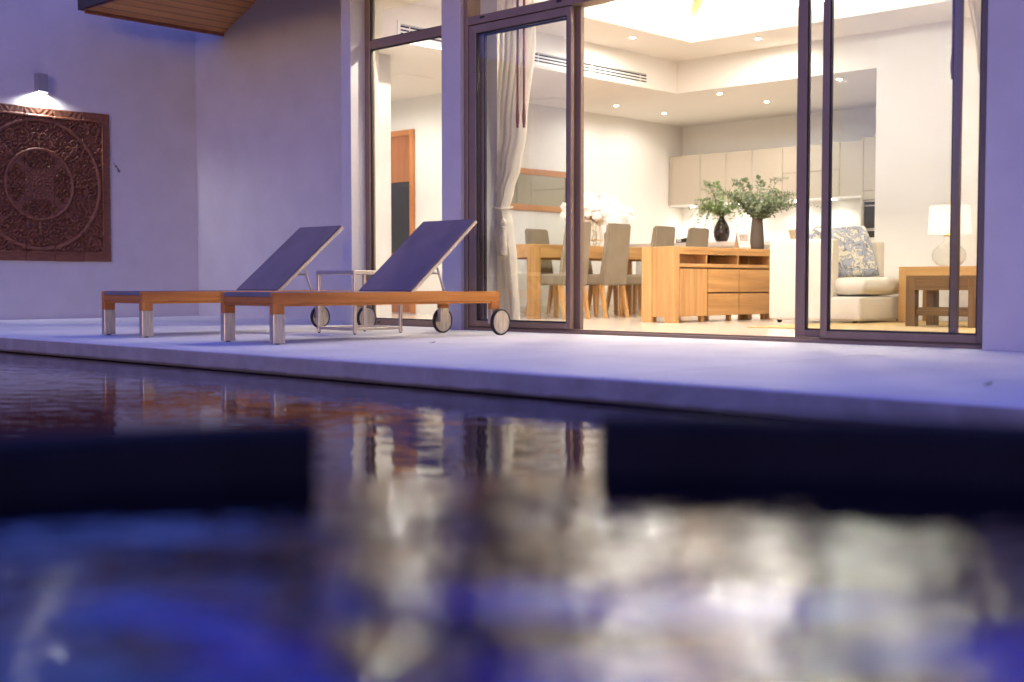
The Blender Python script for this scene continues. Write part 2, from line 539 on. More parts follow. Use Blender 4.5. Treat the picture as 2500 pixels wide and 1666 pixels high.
def arc(a0, a1, r0, r1, top, bot=-1.1, e=.012, n=72):
    """ring segment; angles in degrees from the viewing direction, clockwise positive"""
    bm = BM()
    rows = []
    for i in range(n + 1):
        a = R(a0 + (a1 - a0) * i / n)
        d = Vector((math.sin(a) * math.cos(YAW) - math.cos(a) * math.sin(YAW), math.sin(a) * math.sin(YAW) + math.cos(a) * math.cos(YAW), 0))
        c = Vector((CX, CY, 0))
        prof = [(r0, bot), (r0, top - e), (r0 + e, top), (r1 - e, top), (r1, top - e), (r1, bot)]
        rows.append([bm.verts.new(c + d * r + Vector((0, 0, z))) for r, z in prof])
    for A, B in zip(rows, rows[1:]):
        for k in range(6):
            bm.faces.new((A[k], A[(k + 1) % 6], B[(k + 1) % 6], B[k]))
    bm.faces.new(rows[0]); bm.faces.new(list(reversed(rows[-1])))
    return bm
spa = thing('spa', 'raised round spa of black stone with a spill gap, standing in the pool', 'spa', (0, 0, 0))
obj('rim_wall', arc(-172, -15.8, RI, RO, .239), M['darkstone'], spa, 30)
obj('rim_wall', arc(1.2, 172, RI, RO, .243), M['darkstone'], spa, 30)
obj('rim_wall', arc(172, 188, RI, RO, .236, n=8), M['darkstone'], spa, 30)
obj('spill_lip', arc(-15.8, 1.2, RI - .01, RI + .035, SZ - .004, e=.006, n=16), M['darkstone'], spa, 30)

# ------------------------------------------------------------------ the villa
villa = thing('villa', 'white plastered pool villa with lit glazed living room and timber soffit', 'house', (0, 0, 0))
FT = 3.86
bm = BM()
poly_prism(bm, [(-13.2, 0), (-9.97, 0), (-9.97, 4.1), (-10.75, 4.1), (-12.45, 3.42), (-12.64, 3.42), (-12.64, 3.75), (-13.2, 3.75)], 'y', 8.3, 8.45)
obj('exterior_wall', bm, M['plaster'], villa)
bm = BM()
poly_prism(bm, [(-9.34, 7.7), (-9.2, 7.7), (-9.80, 8.3), (-9.80, 8.46), (-9.968, 8.46), (-9.968, 8.298)], 'z', 0, FT)
box(bm, -9.34, 7.45, 0, -9.2, 7.7, FT)
obj('exterior_wall', bm, M['plaster'], villa)
bm = BM(); box(bm, -7.83, 7.33, 0, -7.60, 7.78, FT, .004); obj('column', bm, M['plaster'], villa)
bm = BM(); box(bm, -3.06, 7.25, 0, -2.77, 7.78, FT, .004); obj('column', bm, M['plaster'], villa)
bm = BM(); box(bm, -2.77, 7.45, 0, 3.2, 7.6, FT); obj('exterior_wall', bm, M['plaster'], villa)
bm = BM(); box(bm, -9.2, 7.52, 3.22, -7.83, 7.74, FT); box(bm, -7.60, 7.44, 3.22, -3.06, 7.66, FT); obj('lintel', bm, M['plaster'], villa)

# roof: hip roof, eaves at X=-12.58 / Y=6.57
ex0, ey0, ex1, ey1, ez, sl = -12.576, 6.57, 4.6, 17.6, 3.322, .417
hd = (ey1 - ey0) / 2
def hip(bm, dz, grow=0):
    x0, y0, x1, y1 = ex0 - grow, ey0 - grow, ex1 + grow, ey1 + grow
    h = (y1 - y0) / 2
    zr = ez - grow * sl + dz + h * sl
    z = ez - grow * sl + dz
    c = [bm.verts.new(p) for p in ((x0, y0, z), (x1, y0, z), (x1, y1, z), (x0, y1, z), (x0 + h, y0 + h, zr), (x1 - h, y0 + h, zr))]
    for f in ((0, 1, 5, 4), (1, 2, 5), (2, 3, 4, 5), (3, 0, 4)):
        bm.faces.new([c[i] for i in f])
    return c
bm = BM()
a = hip(bm, .16, .06); b_ = hip(bm, .02, .06)
for i, j in ((0, 1), (1, 2), (2, 3), (3, 0)):
    bm.faces.new((a[i], a[j], b_[j], b_[i]))
roof = obj('roof', bm, M['roof'], villa)
bm = BM()
a = hip(bm, .012); b_ = hip(bm, 0)
for i, j in ((0, 1), (1, 2), (2, 3), (3, 0)):
    bm.faces.new((a[i], a[j], b_[j], b_[i]))
obj('soffit', bm, M['soffit'], roof)
bm = BM()
hexa(bm, [(ex0 - .09, ey0 - .03, ez + .2), (ex1, ey0 - .03, ez + .2), (ex1, ey0 - .002, ez + .2), (ex0 - .09, ey0 - .002, ez + .2),
          (ex0 - .015, ey0 - .03, ez - .012), (ex1, ey0 - .03, ez - .012), (ex1, ey0 - .002, ez - .012), (ex0 - .015, ey0 - .002, ez - .012)])
box(bm, ex0 - .03, ey0, ez - .035, ex0 - .002, 8.298, ez + .12)
obj('fascia', bm, M['fascia'], roof)

# interior walls, ceilings
bm = BM()
box(bm, -11.2, 10.7, 0, -11.1, 15.45, 2.74)                 # dining side wall
box(bm, -13.2, 10.6, 0, -11.1, 10.7, 2.74)                  # hall door wall
box(bm, -11.1, 15.35, 0, -2, 15.45, 2.74)                   # kitchen back wall
box(bm, -6.54, 12.61, 0, -2, 12.71, 3.13)                   # living room wall
box(bm, -2.1, 7.66, 0, -2, 12.61, 3.13)                     # far end wall
box(bm, -13.3, 8.45, 0, -13.2, 10.7, 2.74)
box(bm, -2.1, 12.71, 0, -2, 15.35, 2.74)
obj('interior_wall', bm, M['paint'], villa)
bm = BM()
box(bm, -11.098, 10.7, 0, -11.088, 15.35, .09); box(bm, -11.3, 10.588, 0, -11.1, 10.598, .09)
obj('skirting', bm, M['skirting'], villa)
bm = BM()
poly_prism(bm, [(-9.21, 7.72), (-9.21, 12.61), (-13.2, 12.61), (-13.2, 8.46), (-9.80, 8.46), (-9.80, 8.31), (-9.25, 7.76), (-9.25, 7.72)], 'z', 2.74, 2.9)
box(bm, -11.2, 12.611, 2.74, -6.541, 12.711, 2.9); box(bm, -11.2, 12.711, 2.74, -2, 15.45, 2.9)
box(bm, -9.31, 7.76, 2.9, -9.21, 12.61, 3.13)
box(bm, -9.31, 12.61, 2.9, -6.54, 12.71, 3.13)
ce = obj('ceiling', bm, M['ceilpaint'], villa)
bm = BM()
OX0, OX1, OY0, OY1 = -8.365, -3.0, 8.55, 11.725
box(bm, -9.31, 7.76, 3.13, OX0 - .03, 12.71, 3.2)
box(bm, OX0 - .03, OY1 + .03, 3.13, -2, 12.71, 3.2)
box(bm, OX0 - .03, 7.66, 3.13, -2, OY0 - .03, 3.2)
box(bm, OX1 + .03, OY0 - .03, 3.13, -2, OY1 + .03, 3.2)
obj('ceiling', bm, M['ceilpaint'], villa)
bm = BM()
box(bm, OX0 - .03, OY0 - .03, 3.13, OX0, OY1 + .03, 3.33)
box(bm, OX0, OY1, 3.13, OX1, OY1 + .03, 3.33)
box(bm, OX0, OY0 - .03, 3.13, OX1, OY0, 3.33)
box(bm, OX1, OY0 - .03, 3.13, OX1 + .03, OY1 + .03, 3.33)
obj('ceiling_upstand', bm, M['ceilpaint'], villa)
# vaulted ceiling over the opening
vx0, vx1, vy0, vy1, vz, vs = OX0 - .42, OX1 + .42, OY0 - .42, OY1 + .42, 3.2, .52
vh = (vy1 - vy0) / 2
bm = BM()
def vault(dz, g):
    z = vz + dz
    zr = vz + dz + (vh + g) * vs
    return [bm.verts.new(p) for p in ((vx0 - g, vy0 - g, z), (vx1 + g, vy0 - g, z), (vx1 + g, vy1 + g, z), (vx0 - g, vy1 + g, z), (vx0 + vh, vy0 + vh, zr), (vx1 - vh, vy0 + vh, zr))]
A = vault(0, 0); B = vault(0, .05)
for f in ((0, 1, 5, 4), (1, 2, 5), (2, 3, 4, 5), (3, 0, 4)):
    bm.faces.new([A[i] for i in f]); bm.faces.new([B[i] for i in reversed(f)])
for i, j in ((0, 1), (1, 2), (2, 3), (3, 0)):
    bm.faces.new((A[i], A[j], B[j], B[i]))
va = obj('vaulted_ceiling', bm, M['paint'], villa)
bm = BM()
ridge = vz + vh * vs
for c, e in (((vx0, vy1), (vx0 + vh, vy0 + vh)), ((vx0, vy0), (vx0 + vh, vy0 + vh)), ((vx1, vy0), (vx1 - vh, vy0 + vh)), ((vx1, vy1), (vx1 - vh, vy0 + vh))):
    p0, p1 = Vector((*c, vz)), Vector((*e, ridge))
    d = (p1 - p0).normalized(); s = d.cross(Vector((0, 0, 1))).normalized() * .055; u = Vector((0, 0, -.14))
    hexa(bm, [p0 - s, p0 + s, p0 + s + u * .3, p0 - s + u * .3, p1 - s, p1 + s, p1 + s + u, p1 - s + u])
box(bm, vx0 + vh, vy0 + vh - .06, ridge - .16, vx1 - vh, vy0 + vh + .06, ridge)
obj('rafter', bm, M['oak_x'], va)

# hall door (in the wall facing the pool)
bm = BM()
box(bm, -12.56, 10.56, .012, -12.46, 10.598, 2.345, .003); box(bm, -11.88, 10.56, .012, -11.81, 10.598, 2.345, .003)
box(bm, -12.46, 10.56, 2.275, -11.88, 10.598, 2.345, .003)
df = obj('door_frame', bm, M['door_frame'], villa)
bm = BM()
box(bm, -12.46, 10.578, 1.69, -11.88, 10.6, 2.275); obj('door_panel', bm, M['door_wood'], df)
bm = BM(); box(bm, -12.46, 10.578, .02, -11.88, 10.6, .79); obj('door_panel', bm, M['door_wood'], df)
bm = BM(); box(bm, -12.46, 10.584, .79, -11.88, 10.599, 1.69); obj('pane', bm, simple('dark_door_glass', (.012, .014, .012), .04), df)

# fixed window: frame at Y 7.62
bm = BM()
for x0, z0, x1, z1 in ((-9.2, 0, -9.13, 3.22), (-7.90, 0, -7.83, 3.22), (-9.13, .001, -7.90, .058), (-9.13, 2.597, -7.90, 2.677), (-9.13, 3.15, -7.90, 3.22)):
    box(bm, x0, 7.62, z0, x1, 7.69, z1, .003)
wf = obj('window', bm, M['bronze'], villa)
bm = BM()
for z0, z1 in ((.058, 2.597), (2.677, 3.15)):
    box(bm, -9.13, 7.634, z0, -9.118, 7.66, z1); box(bm, -9.118, 7.634, z0, -7.9, 7.66, z0 + .010); box(bm, -9.118, 7.634, z1 - .010, -7.9, 7.66, z1)
obj('gasket', bm, M['gasket'], wf)
for z0, z1 in ((.066, 2.59), (2.685, 3.143)):
    bm = BM(); box(bm, -9.12, 7.643, z0, -7.905, 7.651, z1); obj('pane', bm, M['glass'], wf)
bm = BM(); box(bm, -9.03, 7.612, .022, -8.99, 7.621, .036, .002); obj('drain_cap', bm, M['gasket'], wf)

# door frame of the sliding doors
bm = BM()
box(bm, -7.598, 7.37, 0, -7.552, 7.53, 3.22, .003)
box(bm, -3.10, 7.37, 0, -3.062, 7.53, 3.22, .003)
box(bm, -7.552, 7.372, 2.56, -3.10, 7.53, 2.63, .003)
box(bm, -7.552, 7.372, 3.15, -3.10, 7.53, 3.22, .003)
box(bm, -5.36, 7.375, 2.63, -5.29, 7.525, 3.15, .003)
fr = obj('door_frame', bm, M['bronze'], villa)
for x in (-7.40, -6.55, -5.7, -4.9):
    bm = BM(); box(bm, x, 7.365, 2.598, x + .05, 7.373, 2.614, .002); obj('drain_cap', bm, M['gasket'], fr)
bm = BM()
box(bm, -7.552, 7.36, 0, -3.10, 7.54, .022, .002)
for y in (7.40, 7.472):
    box(bm, -7.552, y - .004, .022, -3.10, y + .004, .03)
for x in (-6.2, -5.35, -4.55):
    box(bm, x, 7.354, .006, x + .045, 7.361, .013)
obj('threshold_track', bm, M['bronze'], fr)
for x0, x1 in ((-7.55, -5.365), (-5.285, -3.105)):
    bm = BM(); box(bm, x0, 7.446, 2.634, x1, 7.454, 3.146); obj('pane', bm, M['glass'], fr)

def leaf(x0, x1, y, sl_, sr, top=2.553, zb=.032, tr=.066, br=.05):
    bm = BM()
    d = .042
    box(bm, x0, y, zb, x0 + sl_, y + d, top, .003); box(bm, x1 - sr, y, zb, x1, y + d, top, .003)
    box(bm, x0 + sl_, y, zb, x1 - sr, y + d, zb + br, .003); box(bm, x0 + sl_, y, top - tr, x1 - sr, y + d, top, .003)
    o = obj('sliding_door', bm, M['bronze'], villa)
    bm = BM()
    g = .010
    ix0, ix1, iz0, iz1 = x0 + sl_, x1 - sr, zb + br, top - tr
    box(bm, ix0 - .001, y + .008, iz0, ix0 + g, y + d - .008, iz1); box(bm, ix1 - g, y + .008, iz0, ix1 + .001, y + d - .008, iz1)
    box(bm, ix0 + g, y + .008, iz0 - .001, ix1 - g, y + d - .008, iz0 + g); box(bm, ix0 + g, y + .008, iz1 - g, ix1 - g, y + d - .008, iz1 + .001)
    obj('gasket', bm, M['gasket'], o)
    bm = BM(); box(bm, ix0 + .004, y + .017, iz0 + .004, ix1 - .004, y + .025, iz1 - .004); obj('pane', bm, M['glass'], o)
    return o
leaf(-7.545, -6.405, 7.378, .085, .045)
leaf(-7.50, -6.365, 7.451, .055, .10)
leaf(-4.445, -3.31, 7.451, .075, .042)
leaf(-4.212, -3.105, 7.378, .05, .045)

# floor
bm = BM(); poly_prism(bm, [(-9.6, 7.625), (-2, 7.625), (-2, 15.4), (-13.2, 15.4), (-13.2, 8.3005), (-9.6, 8.3005)], 'z', -.09, 0); struct('floor', bm, M['floor'])

# garden wall carrying the carved panel
bm = BM(); box(bm, -13.35, .6, -.1, -13.2, 8.45, 3.75)
tag(obj('garden_wall', bm, M['plaster']), 'tall white plastered wall at the terrace end behind the carved wooden panel', 'wall')

# ------------------------------------------------------------------ carved panel
panel = thing('carved_panel', 'large square carved wooden relief panel with round medallion on the plaster wall', 'wall art', (-13.2, 6.312, 1.479))
H = .8375
def relief(u, w):
    """height of the fretwork above the wall, metres"""
    r = np.hypot(u, w)
    th = np.arctan2(w, u)
    a = np.maximum(np.abs(u), np.abs(w))
    T = .034                                         # front plane
    h = np.full_like(u, .004)                        # pierced ground
    def ring(cx, cy, rad, wd, nb=0, top=T, amp=.012):
        d = np.hypot(u - cx, w - cy); t = np.arctan2(w - cy, u - cx)
        v = top * np.clip(1.6 - 1.6 * np.abs(d - rad) / wd, 0, 1)
        if nb:
            v = v * (1 - amp / top * (1 - np.cos(nb * t)) * .5 * 1.6)
        return v
    def dot(cx, cy, rad, top=T):
        d = np.hypot(u - cx, w - cy)
        return top * np.sqrt(np.clip(1 - (d / rad) ** 2, 0, 1))
    def arc(cx, cy, rad, wd, t0, t1, top=T):
        d = np.hypot(u - cx, w - cy); t = (np.arctan2(w - cy, u - cx) - t0) % (2 * np.pi)
        return np.where(t < (t1 - t0), top * np.clip(1.6 - 1.6 * np.abs(d - rad) / wd, 0, 1), 0)
    out = [h]
    # scroll band between the two rings, and corners: spirals with beads, eight fold
    for k in range(16):
        a0 = k * np.pi / 8
        ca, sa = np.cos(a0), np.sin(a0)
        def P(x, y):
            return ca * x - sa * y, sa * x + ca * y
        if k % 2 == 0:
            m = (u * ca + w * sa > .40) & (r < .56) & (np.abs(-u * sa + w * ca) < .008)
            out.append(np.where(m, T, 0))
            for s_ in (-1, 1):
                x, y = P(.615, s_ * .050); out.append(arc(x, y, .042, .012, a0 - 2.6, a0 + 2.6)); out.append(dot(x, y, .016))
                x, y = P(.525, s_ * .042); out.append(arc(x, y, .034, .011, a0 - 2.6, a0 + 2.6)); out.append(dot(x, y, .014))
                x, y = P(.450, s_ * .034); out.append(arc(x, y, .026, .010, a0 - 2.6, a0 + 2.6)); out.append(dot(x, y, .012))
                for q in range(5):
                    x, y = P(.43 + .05 * q, s_ * (.078 + .018 * q)); out.append(dot(x, y, .012, .03))
        else:
            x, y = P(.545, 0); out += [ring(x, y, .092, .013, 22), ring(x, y, .052, .011, 14), dot(x, y, .022), ]
            for q in range(6):
                t = q * np.pi / 3; out.append(dot(x + .033 * np.cos(t), y + .033 * np.sin(t), .010, .028))
            for s_ in (-1, 1):
                x, y = P(.655, s_ * .085); out.append(dot(x, y, .018, .03))
                x, y = P(.425, s_ * .03); out.append(dot(x, y, .014, .03))
    for sx in (-1, 1):
        for sy in (-1, 1):
            for (x, y, rr) in ((.64, .64, .07), (.70, .52, .035), (.52, .70, .035), (.715, .42, .022), (.42, .715, .022), (.70, .70, .03)):
                out += [ring(sx * x, sy * y, rr, .013), dot(sx * x, sy * y, rr * .4, .03)]
            for q in range(7):
                t = .2 + q * .19
                out.append(dot(sx * .765 * np.cos(t) * .995, sy * .765 * np.sin(t) * .995, .013, .028))
    web = np.sin(u * 70 + 1.8 * np.sin(w * 42)) * np.sin(w * 67 + 1.8 * np.sin(u * 39))
    out.append(np.where((a < .75) & (r > .40) & (web > .22), .024 + .006 * web, 0))
    h = np.maximum.reduce(out)
    # medallion: petals and bead rings
    med = .019 + .004 * np.cos(16 * th)
    lob = (r > .175) & (r < .37)
    medl = np.where(np.cos(4 * th) > 0, .004 + .022 * (np.sin(r * 120) * np.cos(24 * th) > -.1), .022 + .006 * (np.sin(u * 210) * np.sin(w * 210) > 0))
    h = np.where(r < .18, med, h)
    for k in range(8):
        a0 = k * np.pi / 4 + np.pi / 8
        for rr, q0 in ((.235, 0), (.305, .16), (.305, -.16)):
            x, y = rr * np.cos(a0 + q0), rr * np.sin(a0 + q0)
            medl = np.maximum(medl * (np.hypot(u - x, w - y) > .038), np.maximum(ring(x, y, .027, .010), dot(x, y, .012)))
    h = np.where(lob, medl, h)
    for rr, nb in ((.04, 0), (.075, 13), (.112, 19), (.155, 26)):
        h = np.maximum(h, np.where(r < .19, ring(0, 0, rr, .014, nb, .036, .012), 0))
    h = np.maximum(h, dot(0, 0, .03, .042))
    # rings and frame
    h = np.where((r > .368) & (r < .398), .034 + .003 * np.cos((r - .3865) * 250), h)
    h = np.where((r > .682) & (r < .728) & (a < .76), .035 + .003 * np.cos((r - .705) * 160), h)
    h = np.where(a > .742, .032, h)
    h = np.where((a > .735) & (a < .752), .042, h)
    lf = np.abs(((u + .1675) % .335) - .1675)
    h = np.where((w > .758) & (w < .826), .031 + .0015 * np.sin(lf * 95 - (w - .79) * 70), h)
    h = np.where(a > .828, .030, h)
    return h
edges = [-H, -.5025, -.1675, .1675, .5025, H]
for i in range(5):
    y0, y1 = edges[i] + .0016, edges[i + 1] - .0016
    nu, nw = 66, 330
    us = np.linspace(y0, y1, nu); ws = np.linspace(-H, H, nw)
    U, W = np.meshgrid(us, ws, indexing='ij')
    hh = relief(U, W)
    hh[0, :] = hh[-1, :] = np.minimum(hh[0, :], .026)
    bm = BM()
    dz = [0, .002, 0, -.003, .001][i]
    grid = [[bm.verts.new((float(hh[a_, b]), float(us[a_]), float(ws[b]) + dz)) for b in range(nw)] for a_ in range(nu)]
    for a_ in range(nu - 1):
        for b in range(nw - 1):
            bm.faces.new((grid[a_][b], grid[a_ + 1][b], grid[a_ + 1][b + 1], grid[a_][b + 1]))
    loop = [grid[a_][0] for a_ in range(nu)] + [grid[-1][b] for b in range(1, nw)] + [grid[a_][-1] for a_ in range(nu - 2, -1, -1)] + [grid[0][b] for b in range(nw - 2, 0, -1)]
    back = [bm.verts.new((.0005, v.co.y, v.co.z)) for v in loop]
    for k in range(len(loop)):
        bm.faces.new((loop[k], back[k], back[(k + 1) % len(loop)], loop[(k + 1) % len(loop)]))
    obj('carved_board', bm, M['carving'], panel, 55)

# wall lamp
wl = thing('wall_lamp', 'small grey box wall lamp shining down above the carved panel', 'lamp', (-13.2, 6.335, 2.476))
bm = BM()
hexa(bm, [(0.0, -.055, 0.0), (.1, -.055, 0.0), (.1, .055, 0.0), (0.0, .055, 0.0), (0.0, -.055, .2), (.1, -.055, .2), (.1, .055, .2), (0.0, .055, .2)])
bmesh.ops.delete(bm, geom=[f for f in bm.faces if f.calc_center_median().z < .01], context='FACES')
obj('lamp_housing', bm, M['grey_metal'], wl)
bm = BM(); box(bm, .006, -.049, .012, .094, .049, .02); obj('lens', bm, M['led_cool'], wl)

# gecko on the wall: one skinned body with four legs and a tail
def gecko():
    me = bpy.data.meshes.new('gecko')
    bm = BM()
    sk = bm.verts.layers.skin.verify()
    def V(y, z, r, x=.008):
        v = bm.verts.new((x, y, z)); v[sk].radius = (r * .75, r); return v
    ch = [V(-.0, -.0, .0062), V(.008, -.011, .0048), V(.016, -.022, .0072), V(.026, -.036, .0078), V(.036, -.049, .0062)]
    head = ch[::-1]
    tail = [V(-.009, .012, .0042), V(-.018, .026, .003), V(-.030, .038, .0018), V(-.044, .044, .0008)]
    seq = list(reversed(tail)) + ch
    # body from tail tip through hips (0,0), belly, shoulders, neck, snout
    for a, b in zip(seq, seq[1:]):
        bm.edges.new((a, b))
    sn = V(.044, -.060, .0072); tip = V(.050, -.069, .0042)
    bm.edges.new((ch[-1], sn)); bm.edges.new((sn, tip))
    def leg(root, p1, p2):
        a = V(*p1, .0022, .006); b = V(*p2, .0016, .002); bm.edges.new((root, a)); bm.edges.new((a, b))
        for dy, dz in ((.004, .003), (.005, -.001), (.001, -.005)):
            c = V(p2[0] + dy, p2[1] + dz, .0008, .0015); bm.edges.new((b, c))
    leg(ch[0], (.012, .010), (.018, .004)); leg(ch[0], (-.014, -.006), (-.012, -.016))
    leg(ch[4], (.048, -.040), (.056, -.046)); leg(ch[4], (.024, -.058), (.026, -.068))
    ch[0][sk].use_root = True
    bm.to_mesh(me); bm.free()
    me.materials.append(M['gecko'])
    o = bpy.data.objects.new('gecko', me); COL.objects.link(o)
    o.modifiers.new('skin', 'SKIN').use_smooth_shade = True
    s = o.modifiers.new('sub', 'SUBSURF'); s.levels = 1; s.render_levels = 1
    o.location = (-13.2, 7.232, 1.738)
    return tag(o, 'small brown gecko clinging head down to the wall beside the carved panel', 'gecko')
gecko()

# ------------------------------------------------------------------ loungers
def make_lounger(loc, label):
    t = thing('sun_lounger', label, 'sun lounger', loc, 0, 'teak sun loungers on the terrace')
    W = .305; LN = 2.09
    for s in (-1, 1):
        bm = BM()
        x0, x1 = sorted((s * W, s * (W - .036)))
        box(bm, x0, 0, .262, x1, LN, .336, .003, 2)
        rail = obj('side_rail', bm, M['teak_y'], t, 40)
        xa, xb = sorted((s * (W - .008), s * (W - .05)))
        bm = BM(); box(bm, xa, .09, .246, xb, LN - .09, .2615, .002); obj('lower_slat', bm, M['teak_y'], rail)
    bm = BM(); box(bm, -W + .036, .004, .267, W - .036, .034, .307, .002); er = obj('end_rail', bm, M['teak_x'], t)
    bm = BM(); box(bm, -W + .04, .012, .248, W - .04, .05, .2665, .002); obj('lower_slat', bm, M['teak_x'], er)
    bm = BM(); box(bm, -W + .036, LN - .036, .262, W - .036, LN - .004, .33, .002); obj('end_rail', bm, M['teak_x'], t)
    for s in (-1, 1):
        x0, x1 = sorted((s * W, s * (W - .046)))
        bm = BM(); box(bm, x0, 0, .196, x1, .087, .2618, .002); lg = obj('leg', bm, M['teak_z'], t)
        bm = BM(); box(bm, x0 - .001, -.001, .007, x1 + .001, .088, .1958, .002); obj('steel_foot', bm, M['steel'], lg)
        bm = BM(); lathe(bm, [(0, 0), (.013, 0), (.015, .004), (.015, .0068), (0, .0068)], (x0 + x1) / 2, .044, 14); obj('glide', bm, M['rubber'], lg)
        bm = BM(); box(bm, x0, LN - .087, .2, x1, LN, .2618, .002); lg = obj('leg', bm, M['teak_z'], t)
        bm = BM(); box(bm, x0 + .001, LN - .086, .088, x1 - .001, LN - .001, .1998, .002); obj('steel_foot', bm, M['steel'], lg)
        # wheel outside the rear leg
        wy = LN - .012
        xi, xo = s * (W + .004), s * (W + .034)
        bm = BM()
        xs = sorted((xi, xo))
        lathe(bm, [(0, xs[0] + .003), (.088, xs[0] + .003), (.088, xs[1] - .003), (0, xs[1] - .003)], wy, .1, 40, 'x')
        w = obj('wheel', bm, M['steel'], t, 40)
        bm = BM()
        lathe(bm, [(.088, xs[0]), (.096, xs[0]), (.1, xs[0] + .005), (.1, xs[1] - .005), (.096, xs[1]), (.088, xs[1]), (.0881, xs[0])], wy, .1, 40, 'x')
        obj('tyre', bm, M['rubber'], w, 40)
        bm = BM(); tube(bm, [(s * (W - .02), wy, .1), (xi + s * .002, wy, .1)], .008, 10); obj('axle', bm, M['steel'], w)
    # sling seat
    HY, HZ = 1.195, .335
    bm = BM()
    box(bm, -.267, .006, .309, .267, .03, .338, .010, 3)
    box(bm, -.267, .031, .322, .267, HY, .3385, .003)
    obj('sling_seat', bm, M['mesh_fabric'], t, 40)
    bm = BM()
    box(bm, -.266, .0045, .3095, .266, .007, .334, .001)
    obj('sling_hem', bm, M['sling_edge'], t)
    # backrest
    TY, TZ = 1.848, .872
    d = Vector((0, TY - HY, TZ - HZ)); ln = d.length; d.normalize(); nrm = Vector((0, -d.z, d.y))
    def slab(x0, x1, a0, a1, n0, n1, b=.0):
        bm = BM()
        o_ = Vector((0, HY, HZ))
        c = []
        for (a_, n_) in ((a0, n0), (a1, n0), (a1, n1), (a0, n1)):
            for x in (x0, x1):
                c.append(Vector((x, 0, 0)) + o_ + d * a_ + nrm * n_)
        hexa(bm, [c[0], c[1], c[3], c[2], c[6], c[7], c[5], c[4]])
        if b:
            bmesh.ops.bevel(bm, geom=bm.edges[:], offset=b, segments=2, affect='EDGES')
        return bm
    br = obj('backrest', slab(-.288, .288, 0, ln, 0, .012, .004), M['mesh_fabric'], t, 40)
    for s in (-1, 1):
        x0, x1 = sorted((s * .291, s * .262))
        obj('back_frame', slab(x0, x1, -.01, ln + .002, -.026, -.001, .002), M['alu'], br)
    obj('back_frame', slab(-.262, .262, ln - .026, ln, -.026, -.001, .002), M['alu'], br)
    bm = BM()
    for s in (-1, 1):
        tube(bm, [(s * .235, 1.49, .545), (s * .235, 1.578, .318)], .009, 10)
    tube(bm, [(-.235, 1.519, .47), (.235, 1.519, .47)], .007, 10)
    obj('prop', bm, M['alu'], t, 40)
    bm = BM(); box(bm, -.267, 1.56, .300, .267, 1.60, .318, .002); obj('prop_bar', bm, M['teak_x'], t)
    return t
lounger = make_lounger((-6.938, 4.726, 0), 'teak lounger with raised dark sling back, nearest the open glass door')
dup(lounger, (-8.505, 4.69, 0), 'teak lounger with raised dark sling back, standing by the carved panel wall', R(-.6))

# side table
stb = thing('side_table', 'small square metal side table between the two sun loungers', 'side table', (-7.72, 6.33, 0))
bm = BM(); box(bm, -.24, -.25, .466, .24, .25, .496, .003); obj('table_top', bm, M['alu'], stb)
for sx in (-1, 1):
    for sy in (-1, 1):
        x, y = sx * .224, sy * .234
        bm = BM(); box(bm, x - .012, y - .012, .008, x + .012, y + .012, .466, .002); lg = obj('leg', bm, M['alu'], stb)
        bm = BM(); lathe(bm, [(0, 0), (.01, 0), (.01, .0085), (0, .0085)], x, y, 12); obj('glide', bm, M['rubber'], lg)
for s in (-1, 1):
    bm = BM(); box(bm, -.212, s * .234 - .011, .03, .212, s * .234 + .011, .052, .002); obj('rail', bm, M['alu'], stb)
    bm = BM(); box(bm, s * .224 - .011, -.222, .03, s * .224 + .011, .222, .052, .002); obj('rail', bm, M['alu'], stb)

# small dead leaves on the terrace
for (x, y, a, lab) in ((-6.02, 5.55, .3, 'tiny dry leaf on the terrace in front of the right lounger wheel'), (-1.98, 4.75, 1.2, 'tiny curled dry leaf on the terrace far from the loungers')):
    bm = BM()
    c, s = math.cos(a), math.sin(a)
    pts = [(-.022, 0, .002), (-.008, .008, .004), (.012, .007, .007), (.024, 0, .012), (.012, -.007, .005), (-.008, -.008, .003)]
    v0 = [bm.verts.new((c * p[0] - s * p[1], s * p[0] + c * p[1], p[2] + .003)) for p in pts]
    v1 = [bm.verts.new((c * p[0] - s * p[1], s * p[0] + c * p[1], p[2] + .0015)) for p in pts]
    bm.faces.new(v0); bm.faces.new(list(reversed(v1)))
    for k in range(6):
        bm.faces.new((v0[k], v1[k], v1[(k + 1) % 6], v0[(k + 1) % 6]))
    o = tag(obj('dry_leaf', bm, M['twig']), lab, 'leaf', 'dry leaves on the terrace'); o.location = (x, y, 0)

# ------------------------------------------------------------------ dining set
dt = thing('dining_table', 'long honey oak dining table with thick square legs', 'table', (-9.73, 11.46, 0))
bm = BM(); box(bm, -.5, -1.435, .797, .5, 1.435, .827, .004, 2); obj('table_top', bm, M['oak_y'], dt)
bm = BM()
for s in (-1, 1):
    box(bm, s * .487 - .013, -1.325, .68, s * .487 + .013, 1.325, .797)
    box(bm, -.39, s * 1.42 - .013, .68, .39, s * 1.42 + .013, .797)
obj('apron', bm, M['oak_y'], dt)
for sx in (-1, 1):
    for sy in (-1, 1):
        bm = BM()
        x0, x1 = sorted((sx * .5, sx * .39)); y0, y1 = sorted((sy * 1.435, sy * 1.325))
        box(bm, x0, y0, 0, x1, y1, .7968, .003); obj('leg', bm, M['oak_z'], dt)

